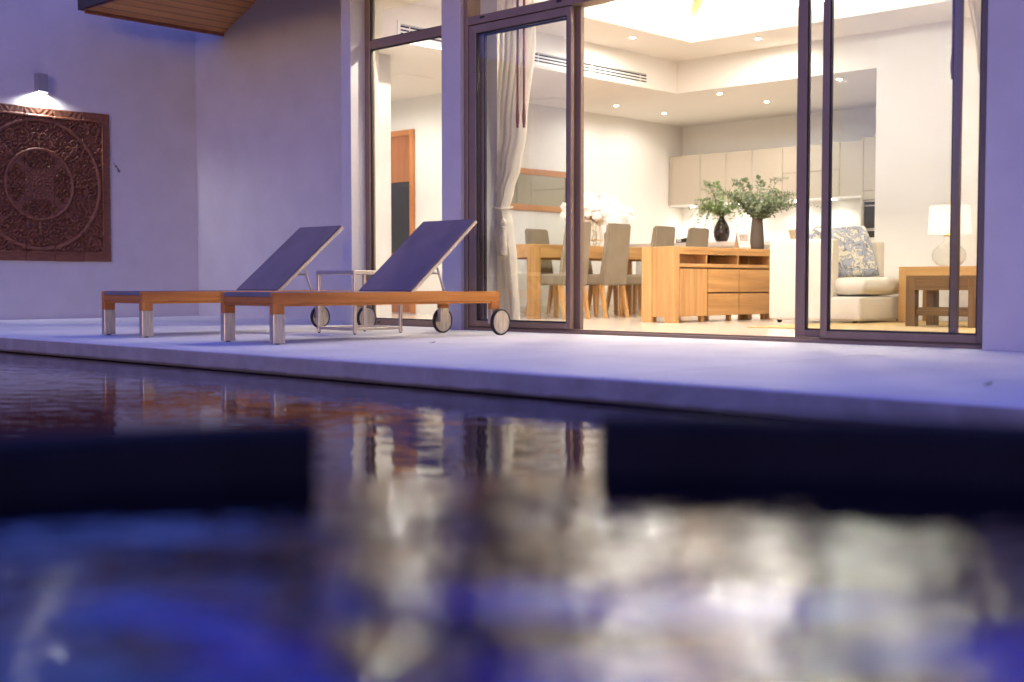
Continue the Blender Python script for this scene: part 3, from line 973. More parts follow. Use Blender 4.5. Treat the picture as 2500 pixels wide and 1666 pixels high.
def make_chair(loc, rz, label):
    """sits facing local -X, back at +X"""
    t = thing('dining_chair', label, 'chair', loc, rz, 'upholstered dining chairs around the oak table')
    bm = BM(); box(bm, -.27, -.215, .375, .165, .215, .50, .03, 4); obj('seat', bm, M['chair_fabric'], t, 50)
    bm = BM()
    hexa(bm, [(.13, -.22, .37), (.215, -.22, .37), (.215, .22, .37), (.13, .22, .37),
              (.235, -.195, 1.07), (.30, -.195, 1.07), (.30, .195, 1.07), (.235, .195, 1.07)])
    bmesh.ops.bevel(bm, geom=bm.edges[:], offset=.018, segments=4, affect='EDGES')
    obj('backrest', bm, M['chair_fabric'], t, 50)
    for sy in (-1, 1):
        for fx, splay in ((-.235, .0), (.165, .075)):
            bm = BM()
            y = sy * .185
            a, b = .024, .017
            hexa(bm, [(fx + splay - b, y - b + sy * .012, 0), (fx + splay + b, y - b + sy * .012, 0), (fx + splay + b, y + b + sy * .012, 0), (fx + splay - b, y + b + sy * .012, 0),
                      (fx - a, y - a, .378), (fx + a, y - a, .378), (fx + a, y + a, .378), (fx - a, y + a, .378)])
            obj('leg', bm, M['oak_z'], t)
    return t
ch = make_chair((-9.14, 10.36, 0), 0, 'grey-beige dining chair half hidden by the dark door stile at the near table side')
dup(ch, (-9.14, 11.06, 0), 'grey-beige dining chair whose whole tall back shows between door stile and sideboard')
dup(ch, (-9.14, 11.92, 0), 'grey-beige dining chair back rising over the sideboard beside the black box')
dup(ch, (-9.14, 12.62, 0), 'grey-beige dining chair back rising over the sideboard just beside the dark bottle vase')
dup(ch, (-10.24, 11.45, 0), 'grey-beige dining chair on the wall side under the mirror, facing the glass', math.pi)
dup(ch, (-10.24, 12.22, 0), 'grey-beige wall-side dining chair seen between the two near chair backs', math.pi)
dup(ch, (-10.24, 12.99, 0), 'grey-beige wall-side dining chair showing only a sliver beside the sideboard end', math.pi)

# mirror
mi = thing('wall_mirror', 'long wood framed mirror on the wall above the dining table', 'mirror', (-11.1, 11.80, 1.345))
bm = BM()
box(bm, .001, -.95, 0, .03, .95, .075, .003); box(bm, .001, -.95, .468, .03, .95, .545, .003)
box(bm, .001, -.95, .075, .03, -.875, .468, .003); box(bm, .001, .875, .075, .03, .95, .468, .003)
obj('frame', bm, M['mirror_wood'], mi)
bm = BM(); box(bm, .002, -.875, .075, .012, .875, .468); obj('mirror_glass', bm, simple('silvered_glass', (.62, .60, .50), .02, 1), mi)

# orchids on the table
orc = thing('orchid_vase', 'glass vase in a gold wire cage full of white orchids on the dining table', 'vase of flowers', (-9.60, 11.5, .8275))
def cage():
    bm = BM()
    n = 6
    rings = [(.062, .004), (.105, .085), (.052, .36)]
    P = [[Vector((r * math.cos(2 * math.pi * k / n), r * math.sin(2 * math.pi * k / n), z)) for k in range(n)] for r, z in rings]
    for k in range(n):
        for j in range(3):
            tube(bm, [P[j][k], P[j][(k + 1) % n]], .0032, 6)
        tube(bm, [P[0][k], P[1][k]], .0032, 6); tube(bm, [P[1][k], P[2][k]], .0032, 6)
    return bm
obj('gold_cage', cage(), M['gold'], orc)
bm = BM(); lathe(bm, [(0, .003), (.05, .003), (.085, .085), (.044, .35), (.041, .35), (.08, .087), (.047, .008), (0, .008)], 0, 0, 24); obj('glass_vase', bm, M['lampglass'], orc, 40)
bm = BM()
for k in range(60):
    a, z = rnd.uniform(0, 6.28), rnd.uniform(.02, .33)
    r = .03
    p = [Vector((r * math.cos(a + q * .5), r * math.sin(a + q * .5), z + q * rnd.uniform(-.012, .012))) for q in range(4)]
    tube(bm, p, .0016, 4)
obj('vase_filling', bm, simple('dry_moss', (.42, .32, .16), .9), orc)
stems = BM(); petals = BM(); cores = BM()
def blossom(c, n):
    n = n.normalized()
    a = n.cross(Vector((.13, .2, 1))).normalized(); b = n.cross(a)
    s = rnd.uniform(.046, .058)
    ph = rnd.uniform(0, 6.28)
    for k in range(5):
        t = ph + k * 2 * math.pi / 5
        d = a * math.cos(t) + b * math.sin(t); e = -a * math.sin(t) + b * math.cos(t)
        wd = .62 if k % 2 else .42
        P = [c + n * .004, c + d * s * .45 + e * s * wd * .8 + n * .004, c + d * s * .95 + e * s * wd * .35 - n * .006, c + d * s * 1.0 - n * .008,
             c + d * s * .95 - e * s * wd * .35 - n * .006, c + d * s * .45 - e * s * wd * .8 + n * .004]
        vs_ = [petals.verts.new(p) for p in P]
        petals.faces.new(vs_)
    lathe_c = c + n * .007
    bmesh.ops.create_icosphere(cores, subdivisions=1, radius=.0065, matrix=Matrix.Translation(lathe_c))
for k in range(20):
    az = R(20 + 19 * k)
    reach = rnd.uniform(.27, .46)
    top = rnd.uniform(.44, .58)
    pts = []
    for q in range(11):
        t = q / 10
        rr = .02 + reach * t ** 1.3
        z = .30 + (top - .30) * math.sin(min(1, t * 1.55) * math.pi / 2) - .20 * max(0, t - .6) ** 1.2 * 1.8
        pts.append(Vector((rr * math.cos(az), rr * math.sin(az), z)))
    tube(stems, pts, .003, 5)
    for q in range(3, 11):
        for s in range(3):
            c = pts[q] + Vector((rnd.uniform(-.07, .07), rnd.uniform(-.07, .07), rnd.uniform(-.05, .06)))
            nn = Vector((math.cos(az), math.sin(az), .3)) + Vector((rnd.uniform(-.6, .6), rnd.uniform(-.6, .6), rnd.uniform(-.3, .5))) + Vector((.5, -.6, 0))
            blossom(c, nn)
obj('stem', stems, M['twig'], orc); obj('petals', petals, M['petal'], orc); obj('flower_cores', cores, M['petal_core'], orc)

# ------------------------------------------------------------------ sideboard
sb = thing('sideboard', 'honey oak sideboard with open shelf, a door and four drawers', 'sideboard', (-7.575, 10.065, 0))
HX = .205; SL = 1.86
bm = BM(); box(bm, -HX, .09, .728, HX, SL - .09, .766, .002); obj('top', bm, M['oak_y'], sb)
bm = BM(); box(bm, -HX + .012, .09, .690, HX - .006, SL - .09, .7275); obj('top_rail', bm, M['oak_y'], sb)
for y0, y1 in ((0, .09), (SL - .09, SL)):
    for s in (-1, 1):
        x0, x1 = sorted((s * HX, s * (HX - .125)))
        bm = BM(); box(bm, x0, y0, 0, x1, y1, .766, .003); obj('post', bm, M['oak_z'], sb)
    bm = BM(); box(bm, -HX + .126, y0 + .018, .055, HX - .126, y1 - .018, .76); obj('end_panel', bm, M['oak_z'], sb)
bm = BM(); box(bm, -HX + .01, .09, .558, HX - .002, SL - .09, .595, .002); obj('shelf', bm, M['oak_y'], sb)
bm = BM()
for y in (.585, 1.165):
    box(bm, -HX + .02, y - .012, .595, HX - .02, y + .012, .69)
box(bm, -HX + .02, .09, .06, -HX + .04, SL - .09, .558)
obj('divider', bm, M['oak_y'], sb)
bm = BM(); box(bm, -HX + .02, .597, .595, -HX + .035, 1.153, .69); obj('back_panel', bm, M['oak_in'], sb)
bm = BM(); box(bm, -HX + .02, 1.177, .595, -HX + .035, SL - .09, .69); obj('back_panel', bm, M['oak_back'], sb)
bm = BM(); box(bm, -HX + .05, .09, .075, HX - .028, SL - .09, .55); obj('carcass', bm, M['oak_in'], sb)
bm = BM(); box(bm, HX - .026, .098, .062, HX - .002, .575, .542, .002); obj('door', bm, M['oak_z'], sb)
for y0, y1 in ((.592, 1.155), (1.168, SL - .098)):
    for z0, z1 in ((.062, .288), (.304, .542)):
        bm = BM(); box(bm, HX - .026, y0, z0, HX - .002, y1, z1, .002); obj('drawer', bm, M['oak_y'], sb)
for y in (.55, 1.06, SL - .13):
    for x in (-.15, .14):
        bm = BM(); box(bm, x - .022, y - .022, 0, x + .022, y + .022, .075, .002); obj('foot', bm, M['oak_z'], sb)

def leaf_disc(bm, c, d, up, s):
    a = d.normalized(); n = up.normalized(); b = n.cross(a)
    if b.length < 1e-3:
        b = Vector((1, 0, 0))
    b.normalize()
    P = [c, c + a * s * .45 + b * s * .52 + n * s * .12, c + a * s * 1.1 + b * s * .34, c + a * s * 1.35, c + a * s * 1.1 - b * s * .34, c + a * s * .45 - b * s * .52 + n * s * .12]
    bm.faces.new([bm.verts.new(p) for p in P])

def eucalyptus(parent, z0, count, spec, mat, leaves, size, seed):
    rg = random.Random(seed)
    st, lf = BM(), BM()
    for k in range(count):
        az, reach, rise, droop = spec(k, rg)
        pts = []
        for q in range(13):
            t = q / 12
            rr = .012 + reach * t ** .9
            z = z0 - .05 + (rise + .05) * math.sin(min(1, t * 1.25) * math.pi / 2) - droop * max(0, t - .35) ** 1.6 * 2
            pts.append(Vector((rr * math.cos(az), rr * math.sin(az), z)))
        tube(st, pts, [.0028 * (1 - .7 * q / 12) for q in range(13)], 4)
        for j in range(leaves):
            t = .14 + .86 * j / (leaves - 1)
            f = t * 12; i = min(11, int(f)); p = pts[i].lerp(pts[i + 1], f - i)
            d = (pts[i + 1] - pts[i]).normalized()
            side = d.cross(Vector((0, 0, 1)))
            if side.length < .05:
                side = Vector((1, 0, 0))
            side.normalize()
            up2 = side.cross(d)
            roll = j * 1.57 + rg.uniform(-.5, .5)
            for s in (0, math.pi):
                w = side * math.cos(roll + s) + up2 * math.sin(roll + s)
                dirn = w + d * rg.uniform(.1, .5)
                nn = (d + Vector((rg.uniform(-.5, .5), rg.uniform(-.5, .5), rg.uniform(-.3, .6)))).normalized()
                leaf_disc(lf, p, dirn, nn, size * (1.15 - .6 * t) * rg.uniform(.75, 1.2))
    obj('stem', st, M['stem'], parent); obj('foliage', lf, mat, parent)

# bottle vase on the kitchen island
v1 = thing('bottle_vase', 'shiny dark bottle vase with bright trailing eucalyptus on the pale counter', 'vase', (-9.056, 13.38, .9235))
bm = BM()
prof = [(0, .001), (.062, .001), (.080, .02), (.100, .075), (.105, .13), (.094, .19), (.066, .245), (.038, .29), (.029, .33), (.033, .365), (.026, .365), (.023, .33), (.03, .29), (0, .25)]
lathe(bm, prof, 0, 0, 40); obj('vase_body', bm, M['vase_dark'], v1, 60)
def spec1(k, rg):
    if k < 12:
        return rg.uniform(0, 6.28), rg.uniform(.08, .26), rg.uniform(.24, .42), 0
    if k < 22:
        return rg.uniform(0, 6.28), rg.uniform(.26, .46), rg.uniform(.14, .26), rg.uniform(0, .14)
    return R(180 + 44 + rg.uniform(-70, 70)) if k % 2 else rg.uniform(0, 6.28), rg.uniform(.28, .42), rg.uniform(.14, .2), rg.uniform(.25, .42)
eucalyptus(v1, .36, 52, spec1, M['leaf_a'], 16, .033, 5)

# clay vase on the sideboard
v2 = thing('clay_vase', 'tapered matt brown vase with spreading grey-green eucalyptus on the sideboard', 'vase', (-7.56, 11.86, .7665))
bm = BM()
lathe(bm, [(0, .001), (.066, .001), (.078, .012), (.079, .05), (.074, .16), (.062, .30), (.056, .365), (.048, .365), (.055, .29), (0, .2)], 0, 0, 40); obj('vase_body', bm, M['vase_clay'], v2, 60)
def spec2(k, rg):
    if k == 0:
        return R(48), .70, .17, .06
    if k < 14:
        return rg.uniform(0, 6.28), rg.uniform(.16, .36), rg.uniform(.26, .44), 0
    return rg.uniform(0, 6.28), rg.uniform(.28, .50), rg.uniform(.10, .30), rg.uniform(0, .06)
eucalyptus(v2, .36, 64, spec2, M['leaf_b'], 16, .035, 9)

# tent calendar
cal = thing('desk_calendar', 'small tent calendar with a printed picture beside the clay vase', 'calendar', (-7.56, 11.57, .7665), R(-25))
bm = BM()
hexa(bm, [(.055, -.075, 0), (.058, -.075, 0), (.058, .075, 0), (.055, .075, 0), (-.002, -.075, .185), (.001, -.075, .185), (.001, .075, .185), (-.002, .075, .185)])
hexa(bm, [(-.058, -.075, 0), (-.055, -.075, 0), (-.055, .075, 0), (-.058, .075, 0), (-.002, -.075, .185), (.0, -.075, .185), (.0, .075, .185), (-.002, .075, .185)])
obj('card_stand', bm, M['kraft'], cal)
def onslope(z, off):
    return .058 - .057 * z / .185 + off
def sheet(z0, z1, y0, y1, off):
    bm = BM()
    hexa(bm, [(onslope(z0, off), y0, z0), (onslope(z0, off + .001), y0, z0), (onslope(z0, off + .001), y1, z0), (onslope(z0, off), y1, z0),
              (onslope(z1, off), y0, z1), (onslope(z1, off + .001), y0, z1), (onslope(z1, off + .001), y1, z1), (onslope(z1, off), y1, z1)])
    return bm
obj('page', sheet(.02, .18, -.07, .07, .001), M['paper'], cal)
obj('picture', sheet(.09, .16, -.052, .052, .003), M['photo_print'], cal)
bm = BM()
hexa(bm, [(onslope(.068, .0025), -.066, .066), (onslope(.068, .0035), -.066, .066), (onslope(.068, .0035), .066, .066), (onslope(.068, .0025), .066, .066),
          (onslope(.07, .0025), -.066, .069), (onslope(.07, .0035), -.066, .069), (onslope(.07, .0035), .066, .069), (onslope(.07, .0025), .066, .069)])
obj('page_line', bm, M['cabgap'], cal)

# ------------------------------------------------------------------ kitchen
isl = thing('kitchen_island', 'pale stone topped kitchen counter behind the dining chairs', 'counter', (-8.6, 13.25, 0))
bm = BM(); box(bm, -1.9, 0, .862, 1.75, .8, .9225, .003); obj('counter_top', bm, M['counter'], isl)
bm = BM(); box(bm, -1.85, .14, 0, 1.7, .75, .862); obj('counter_base', bm, M['white'], isl)

kc = thing('wall_cabinet', 'row of beige handleless kitchen wall cabinets with lights beneath', 'kitchen cabinet', (0, 15.0, 1.55))
bm = BM(); box(bm, -11.08, .022, 0, -7.975, .348, .712); obj('carcass', bm, M['cabgap'], kc)
bm = BM(); box(bm, -11.085, 0, -.001, -11.04, .022, .713); obj('filler_panel', bm, M['cab'], kc)
xs = [-11.036, -10.532, -10.09, -9.651, -9.163]
for a, b in zip(xs, xs[1:]):
    bm = BM(); box(bm, a, 0, 0, b - .006, .021, .712, .0015); obj('cabinet_door', bm, M['cab'], kc)
for z0, z1 in ((0, .352), (.358, .712)):
    bm = BM(); box(bm, -9.163, 0, z0, -8.297, .021, z1, .0015); obj('cabinet_door', bm, M['cab'], kc)
bm = BM(); box(bm, -8.291, 0, 0, -7.98, .021, .712, .0015); obj('cabinet_door', bm, M['cab'], kc)
bm = BM(); box(bm, -11.08, .004, -.026, -7.975, .346, -.002); obj('light_pelmet', bm, M['white'], kc)
UL = (-10.75, -9.95, -9.0, -8.45)
for x in UL:
    bm = BM(); lathe(bm, [(0, -.033), (.035, -.033), (.04, -.0265), (0, -.0265)], x, .13, 16); obj('spotlight', bm, M['led_under'], kc)

tc_ = thing('tall_cabinet', 'tall beige kitchen cabinet with two built-in black ovens', 'kitchen cabinet', (-7.97, 14.98, 0))
bm = BM(); box(bm, .008, .022, 0, .62, .36, 2.3); obj('carcass', bm, M['cabgap'], tc_)
bm = BM(); box(bm, 0, -.001, 0, .03, .36, 2.302); obj('side_panel', bm, M['cab'], tc_)
for z0, z1 in ((1.485, 1.60), (1.606, 2.3), (.1, .93)):
    bm = BM(); box(bm, .034, 0, z0, .62, .021, z1, .0015); obj('cabinet_door', bm, M['cab'], tc_)
for z0, z1 in ((1.115, 1.455), (.955, 1.075)):
    bm = BM(); box(bm, .05, .003, z0, .60, .02, z1, .003); ov = obj('oven', bm, M['oven'], tc_)
    bm = BM(); box(bm, .036, -.004, z1 + .004, .61, .018, z1 + .018, .002); box(bm, .036, -.004, z0 - .016, .61, .018, z0 - .003, .002); box(bm, .036, -.004, z0 - .003, .048, .018, z1 + .004, .002); obj('trim', bm, M['alu'], ov)
bm = BM(); box(bm, .06, -.02, 1.40, .59, -.01, 1.412, .003); obj('oven_handle', bm, M['alu'], tc_)

bx = thing('storage_box', 'small black box with a pale handle on the counter between chair backs', 'box', (-9.60, 13.40, .9235))
bm = BM(); box(bm, -.13, -.085, 0, .13, .085, .055, .004); obj('box_body', bm, M['black_item'], bx)
bm = BM(); box(bm, -.002, -.087, .05, .133, .087, .062, .004); obj('lid', bm, M['black_item'], bx)
bm = BM(); tube(bm, [(-.10, -.0885, .022), (-.10, -.0925, .042), (-.045, -.0925, .042), (-.045, -.0885, .022), (-.10, -.0885, .022)], .006, 6); obj('handle', bm, M['paper'], bx)

fa = thing('kitchen_tap', 'curved chrome kitchen tap behind the cream armchair', 'tap', (-7.80, 13.50, .9235))
bm = BM()
lathe(bm, [(0, .0), (.026, 0), (.026, .012), (.014, .016), (0, .016)], 0, 0, 16)
tube(bm, [(0, 0, .01), (0, 0, .11), (.01, 0, .135), (.03, 0, .15), (.10, 0, .15), (.125, 0, .143), (.14, 0, .125), (.145, 0, .085)], .0095, 10)
obj('spout', bm, M['chrome'], fa, 40)
bm = BM(); tube(bm, [(0, -.012, .05), (0, -.045, .07)], .006, 8); obj('lever', bm, M['chrome'], fa, 40)
bk = thing('wicker_basket', 'pale wicker basket standing on the counter behind the armchair', 'basket', (-8.0, 13.44, .9235))
bm = BM(); lathe(bm, [(0, .001), (.075, .001), (.10, .10), (.105, .115), (.098, .115), (.07, .012), (0, .012)], 0, 0, 24); obj('basket_body', bm, M['wicker'], bk, 40)
bm = BM(); lathe(bm, [(.102, .112), (.11, .118), (.102, .126), (.095, .118), (.102, .112)], 0, 0, 24); obj('rim', bm, M['wicker'], bk, 40)

# ------------------------------------------------------------------ armchair, cushions
ac = thing('armchair', 'cream upholstered square armchair with a thick seat cushion', 'armchair', (-6.40, 11.50, 0))
bm = BM(); box(bm, -.42, -.545, .03, .575, .545, .265, .03, 4); obj('seat_base', bm, M['sofa_fabric'], ac, 50)
for s in (-1, 1):
    y0, y1 = sorted((s * .55, s * .40))
    bm = BM(); box(bm, -.44, y0, .028, .275, y1, .835, .03, 4); obj('arm', bm, M['sofa_fabric'], ac, 50)
bm = BM(); box(bm, -.44, -.398, .2, -.24, .398, .83, .04, 4); obj('backrest', bm, M['sofa_fabric'], ac, 50)

def cushion(sx, sy, sz, seed, amp=.01, nx=26, ny=26, edge=.32):
    bm = BM()
    rows = {}
    for side in (1, -1):
        for i in range(nx + 1):
            for j in range(ny + 1):
                u, v = 2 * i / nx - 1, 2 * j / ny - 1
                e = max(0, (1 - abs(u) ** 4)) * max(0, (1 - abs(v) ** 4))
                h = sz * .5 * e ** edge
                pin = 1 - .05 * (abs(u) * abs(v)) ** 2 + .035 * ((1 - v * v) * u * u + (1 - u * u) * v * v) * -1
                x, y = u * sx * .5 * pin, v * sy * .5 * pin
                nz = mnoise.noise(Vector((u * 2.1 + seed, v * 2.1, side * 3.0))) * amp * e
                border = i in (0, nx) or j in (0, ny)
                if side == -1 and border:
                    rows[(side, i, j)] = rows[(1, i, j)]
                else:
                    wav = .006 * math.sin(u * 9 + seed) * (1 - e) if border else 0
                    rows[(side, i, j)] = bm.verts.new((x, y, side * h + nz + wav))
        for i in range(nx):
            for j in range(ny):
                f = [rows[(side, i, j)], rows[(side, i + 1, j)], rows[(side, i + 1, j + 1)], rows[(side, i, j + 1)]]
                if len(set(f)) >= 3:
                    try:
                        bm.faces.new(f if side == 1 else f[::-1])
                    except ValueError:
                        pass
    return bm
co = obj('seat_cushion', cushion(.90, .99, .185, 1.3, .012, edge=.18), M['sofa_fabric'], ac, 80)
co.location = (.16, -.02, .365)
sc = obj('back_cushion', cushion(.52, .78, .2, 4.1, .02), M['sofa_fabric'], ac, 80)
sc.location = (-.18, 0, .66); sc.rotation_euler = (0, R(-78), 0)
for x in (-.36, .48):
    for y in (-.46, .46):
        bm = BM(); lathe(bm, [(0, 0), (.022, 0), (.026, .034), (0, .034)], x, y, 12); obj('foot', bm, M['rubber'], ac)
pl = obj('throw_pillow', cushion(.60, .58, .19, 7.7, .035), M['pillow'], None, 80)
pl.location = (-6.27, 11.50, .70); pl.rotation_euler = (R(13), R(62), R(-28))
tag(pl, 'square throw pillow with blue-grey leaf print leaning in the cream armchair', 'pillow')
p2 = obj('throw_pillow', cushion(.5, .5, .17, 2.7, .03), M['pillow'], None, 80)
p2.location = (-6.47, 11.26, .69); p2.rotation_euler = (R(-14), R(74), R(20))
tag(p2, 'leaf print throw pillow tucked behind the other one beside the near arm', 'pillow')

# rug
bm = BM(); box(bm, -6.15, 9.5, .0005, -2.6, 12.3, .010, .003); tag(obj('rug', bm, M['rug']), 'woven straw-coloured rug under the armchair and wooden side tables', 'rug')

def low_table(name, loc, w, d, h, label, shelf, mx, mz):
    t = thing(name, label, 'side table', loc, 0, 'brown wooden side tables in the living room')
    bm = BM(); box(bm, 0, 0, h - .03, w, d, h, .002); obj('table_top', bm, M[mx], t)
    bm = BM()
    box(bm, .085, .002, h - .13, w - .085, .03, h - .0305); box(bm, .085, d - .03, h - .13, w - .085, d - .002, h - .0305)
    box(bm, .003, .085, h - .13, .03, d - .085, h - .0305); box(bm, w - .03, .085, h - .13, w - .003, d - .085, h - .0305)
    obj('apron', bm, M[mx], t)
    for x in (0, w - .085):
        for y in (0, d - .085):
            bm = BM(); box(bm, x, y, 0, x + .085, y + .085, h - .0302, .002); obj('leg', bm, M[mz], t)
    if shelf:
        bm = BM(); box(bm, .05, .055, .144, w - .05, d - .02, .169, .002); sh = obj('shelf', bm, M[mx], t)
        bm = BM(); box(bm, .085, .03, .096, w - .085, .055, .1435, .002); obj('shelf_rail', bm, M[mx], sh)
    return t
low_table('coffee_table', (-5.15, 10.53, .0105), .66, .5, .455, 'low brown wooden table with a lower shelf, in front of the lamp table', True, 'side_wood_x', 'side_wood_z')
low_table('lamp_table', (-5.76, 11.62, .0105), .84, .62, .55, 'taller brown wooden table behind the low one, carrying the glass lamp', False, 'oak_x', 'oak_z')

# table lamp
tl = thing('table_lamp', 'clear glass globe table lamp with a white drum shade, lit', 'lamp', (-5.38, 11.92, .561))
bm = BM()
lathe(bm, [(0, .002), (.07, .002), (.12, .02), (.158, .07), (.165, .115), (.15, .165), (.11, .205), (.06, .235), (.05, .25), (.05, .30), (.046, .30), (.046, .25), (.056, .23), (.106, .20), (.145, .162), (.16, .115), (.153, .072), (.116, .025), (.06, .008), (0, .008)], 0, 0, 40)
obj('glass_base', bm, M['lampglass'], tl, 60)
bm = BM(); lathe(bm, [(0, .30), (.054, .30), (.054, .312), (.02, .318), (.012, .33), (.012, .36), (0, .36)], 0, 0, 24); tube(bm, [(0, 0, .36), (0, 0, .62)], .004, 8); lathe(bm, [(0, .615), (.012, .617), (.007, .632), (.012, .64), (0, .645)], 0, 0, 12); obj('brass_neck', bm, M['gold'], tl, 40)
bm = BM(); tube(bm, [(0, 0, .30), (.006, 0, .2), (.012, 0, .1), (.02, 0, .012)], .003, 6); obj('cable', bm, M['paper'], tl)
bm = BM(); lathe(bm, [(.205, .325), (.192, .60), (.190, .60), (.203, .325), (.205, .325)], 0, 0, 48); obj('lamp_shade', bm, M['shade'], tl, 60)
bm = BM()
for k in range(3):
    a = k * 2.094
    tube(bm, [(0, 0, .598), (.191 * math.cos(a), .191 * math.sin(a), .598)], .002, 5)
obj('shade_ring', bm, M['gold'], tl)
bulb = BM(); bmesh.ops.create_uvsphere(bulb, u_segments=16, v_segments=10, radius=.03, matrix=Matrix.Translation((0, 0, .44))); obj('bulb', bulb, emit('bulb_glow', (1, .95, .86), 5), tl, 60)

# ------------------------------------------------------------------ curtains
def curtain(name, edge_l, edge_r, zs, y0, label, folds, loc, cat='curtain', side=1):
    """edge_l/edge_r: functions of z giving x; folds: number of pleats"""
    t = thing(name, label, cat, loc, 0, 'cream curtains inside the sliding doors')
    bm = BM()
    nx = folds * 10
    fr, bk = [], []
    for z in zs:
        rowf, rowb = [], []
        l, r = edge_l(z), edge_r(z)
        wdt = abs(r - l)
        for i in range(nx + 1):
            u = i / nx
            ph = 2 * math.pi * folds * u + .7 * math.sin(u * 7 + z * .8)
            amp = .05 * min(1.25, .45 / max(.12, wdt)) * (.75 + .25 * math.sin(u * 13))
            x = l + (r - l) * (u + .012 * math.sin(ph * 2))
            y = y0 + amp * math.sin(ph) + .012 * math.sin(ph * 2.3 + z * 1.7)
            rowf.append(bm.verts.new((x, y, z))); rowb.append(bm.verts.new((x, y + .003, z)))
        fr.append(rowf); bk.append(rowb)
    for a in range(len(zs) - 1):
        for i in range(nx):
            bm.faces.new((fr[a][i], fr[a][i + 1], fr[a + 1][i + 1], fr[a + 1][i]))
            bm.faces.new((bk[a + 1][i], bk[a + 1][i + 1], bk[a][i + 1], bk[a][i]))
    for a in range(len(zs) - 1):
        for i in (0, nx):
            bm.faces.new((fr[a][i], fr[a + 1][i], bk[a + 1][i], bk[a][i]))
    for row in (0, len(zs) - 1):
        for i in range(nx):
            bm.faces.new((fr[row][i], fr[row][i + 1], bk[row][i + 1], bk[row][i]))
    obj('drape', bm, M['curtain'], t, 80)
    return t
def lerp_tab(tab):
    def f(z):
        for (z0, x0), (z1, x1) in zip(tab, tab[1:]):
            if z0 <= z <= z1:
                q = (z - z0) / (z1 - z0); q = q * q * (3 - 2 * q)
                return x0 + (x1 - x0) * q
        return tab[0][1] if z < tab[0][0] else tab[-1][1]
    return f
zs = [.012 + 3.10 * k / 70 for k in range(71)]
cl = curtain('curtain', lerp_tab([(0, -7.84), (3.2, -7.86)]), lerp_tab([(0, -7.36), (.6, -7.42), (.9, -7.475), (1.05, -7.52), (1.2, -7.465), (1.4, -7.38), (1.7, -7.30), (2.5, -7.18), (3.2, -7.12)]), zs, 7.80,
             'cream curtain tied back with a tasselled cord behind the left glass door', 9, (0, 0, 0))
bm = BM()
tube(bm, [(-7.85, 7.74, 1.19), (-7.76, 7.735, 1.13), (-7.66, 7.735, 1.085), (-7.57, 7.735, 1.05), (-7.505, 7.74, 1.03), (-7.48, 7.78, 1.04), (-7.49, 7.86, 1.06)], .0085, 8)
tube(bm, [(-7.505, 7.735, 1.035), (-7.498, 7.735, 1.0), (-7.492, 7.735, .955)], .006, 8)
tie = obj('tieback', bm, M['rope'], cl, 50)
bm = BM()
lathe(bm, [(0, .955), (.014, .95), (.03, .925), (.032, .905), (.02, .888), (.026, .882), (.026, .874), (.018, .868), (.024, .85), (.036, .72), (.040, .64), (0, .636)], -7.485, 7.735, 20)
obj('tassel', bm, M['rope'], tie, 50)
cr = curtain('curtain', lerp_tab([(0, -3.345), (.6, -3.27), (1.2, -3.15), (1.5, -3.28), (1.8, -3.375), (2.3, -3.45), (3.2, -3.52)]), lerp_tab([(0, -2.98), (3.2, -2.95)]), zs, 7.82,
             'cream curtain drawn aside at the far door jamb beside the pillar', 6, (0, 0, 0))
def wand(x, y, z0, label):
    t = thing('curtain_wand', label, 'curtain wand', (x, y, z0), 0, 'turned red wood curtain wands')
    bm = BM(); lathe(bm, [(0, 0), (.010, .002), (.012, .012), (.010, .022), (.015, .05), (.0165, .10), (.013, .155), (.010, .17), (.0135, .176), (.010, .182), (.0135, .19), (.010, .197), (.0105, 1.36), (0, 1.36)], 0, 0, 14)
    obj('rod', bm, M['rod'], t, 50)
    return t
wand(-7.30, 7.72, 1.715, 'thin red wood curtain wand on the cream curtain, inner one of the close pair')
wand(-7.225, 7.72, 1.71, 'thin red wood curtain wand on the cream curtain, outer one at its edge')
wand(-3.488, 7.74, 1.70, 'red wood curtain wand hanging alone beside the door stile near the pillar')

# ------------------------------------------------------------------ ceiling fittings
def vent(y0, y1, z0, z1, label):
    t = thing('air_vent', label, 'air vent', (-9.21, y0, z0), 0, 'slotted air conditioning vents in the bulkhead')
    h, ln = z1 - z0, y1 - y0
    bm = BM(); box(bm, .0005, -.04, -.03, .008, ln + .04, h + .03, .001); obj('frame', bm, M['white'], t)
    bm = BM()
    for k, zz in enumerate((.012, .046, .080)):
        for a, b in ((0, .11), (.125, ln * .5), (ln * .5 + .015, ln - .125), (ln - .11, ln)):
            box(bm, .0045, a, zz, .0095, b, zz + .015)
    box(bm, .0045, 0, h - .008, .009, ln, h - .004); box(bm, .0045, 0, h - .018, .009, ln, h - .014)
    obj('slots', bm, M['vent_black'], t)
vent(9.94, 11.98, 2.79, 2.905, 'long slotted air vent in the white bulkhead above the dining table')
vent(8.075, 9.55, 2.805, 2.92, 'slotted air vent in the bulkhead seen through the narrow window')
for x, y, lab in ((-10.77, 9.52, 'square flush ceiling hatch seen through the narrow window'), (-10.78, 12.02, 'square flush ceiling hatch above the dining table end')):
    bm = BM(); box(bm, -.23, -.23, -.005, .23, .23, -.0005, .002)
    o = tag(obj('ceiling_hatch', bm, M['ceilpaint']), lab, 'ceiling hatch', 'square ceiling hatches'); o.location = (x, y, 2.74)
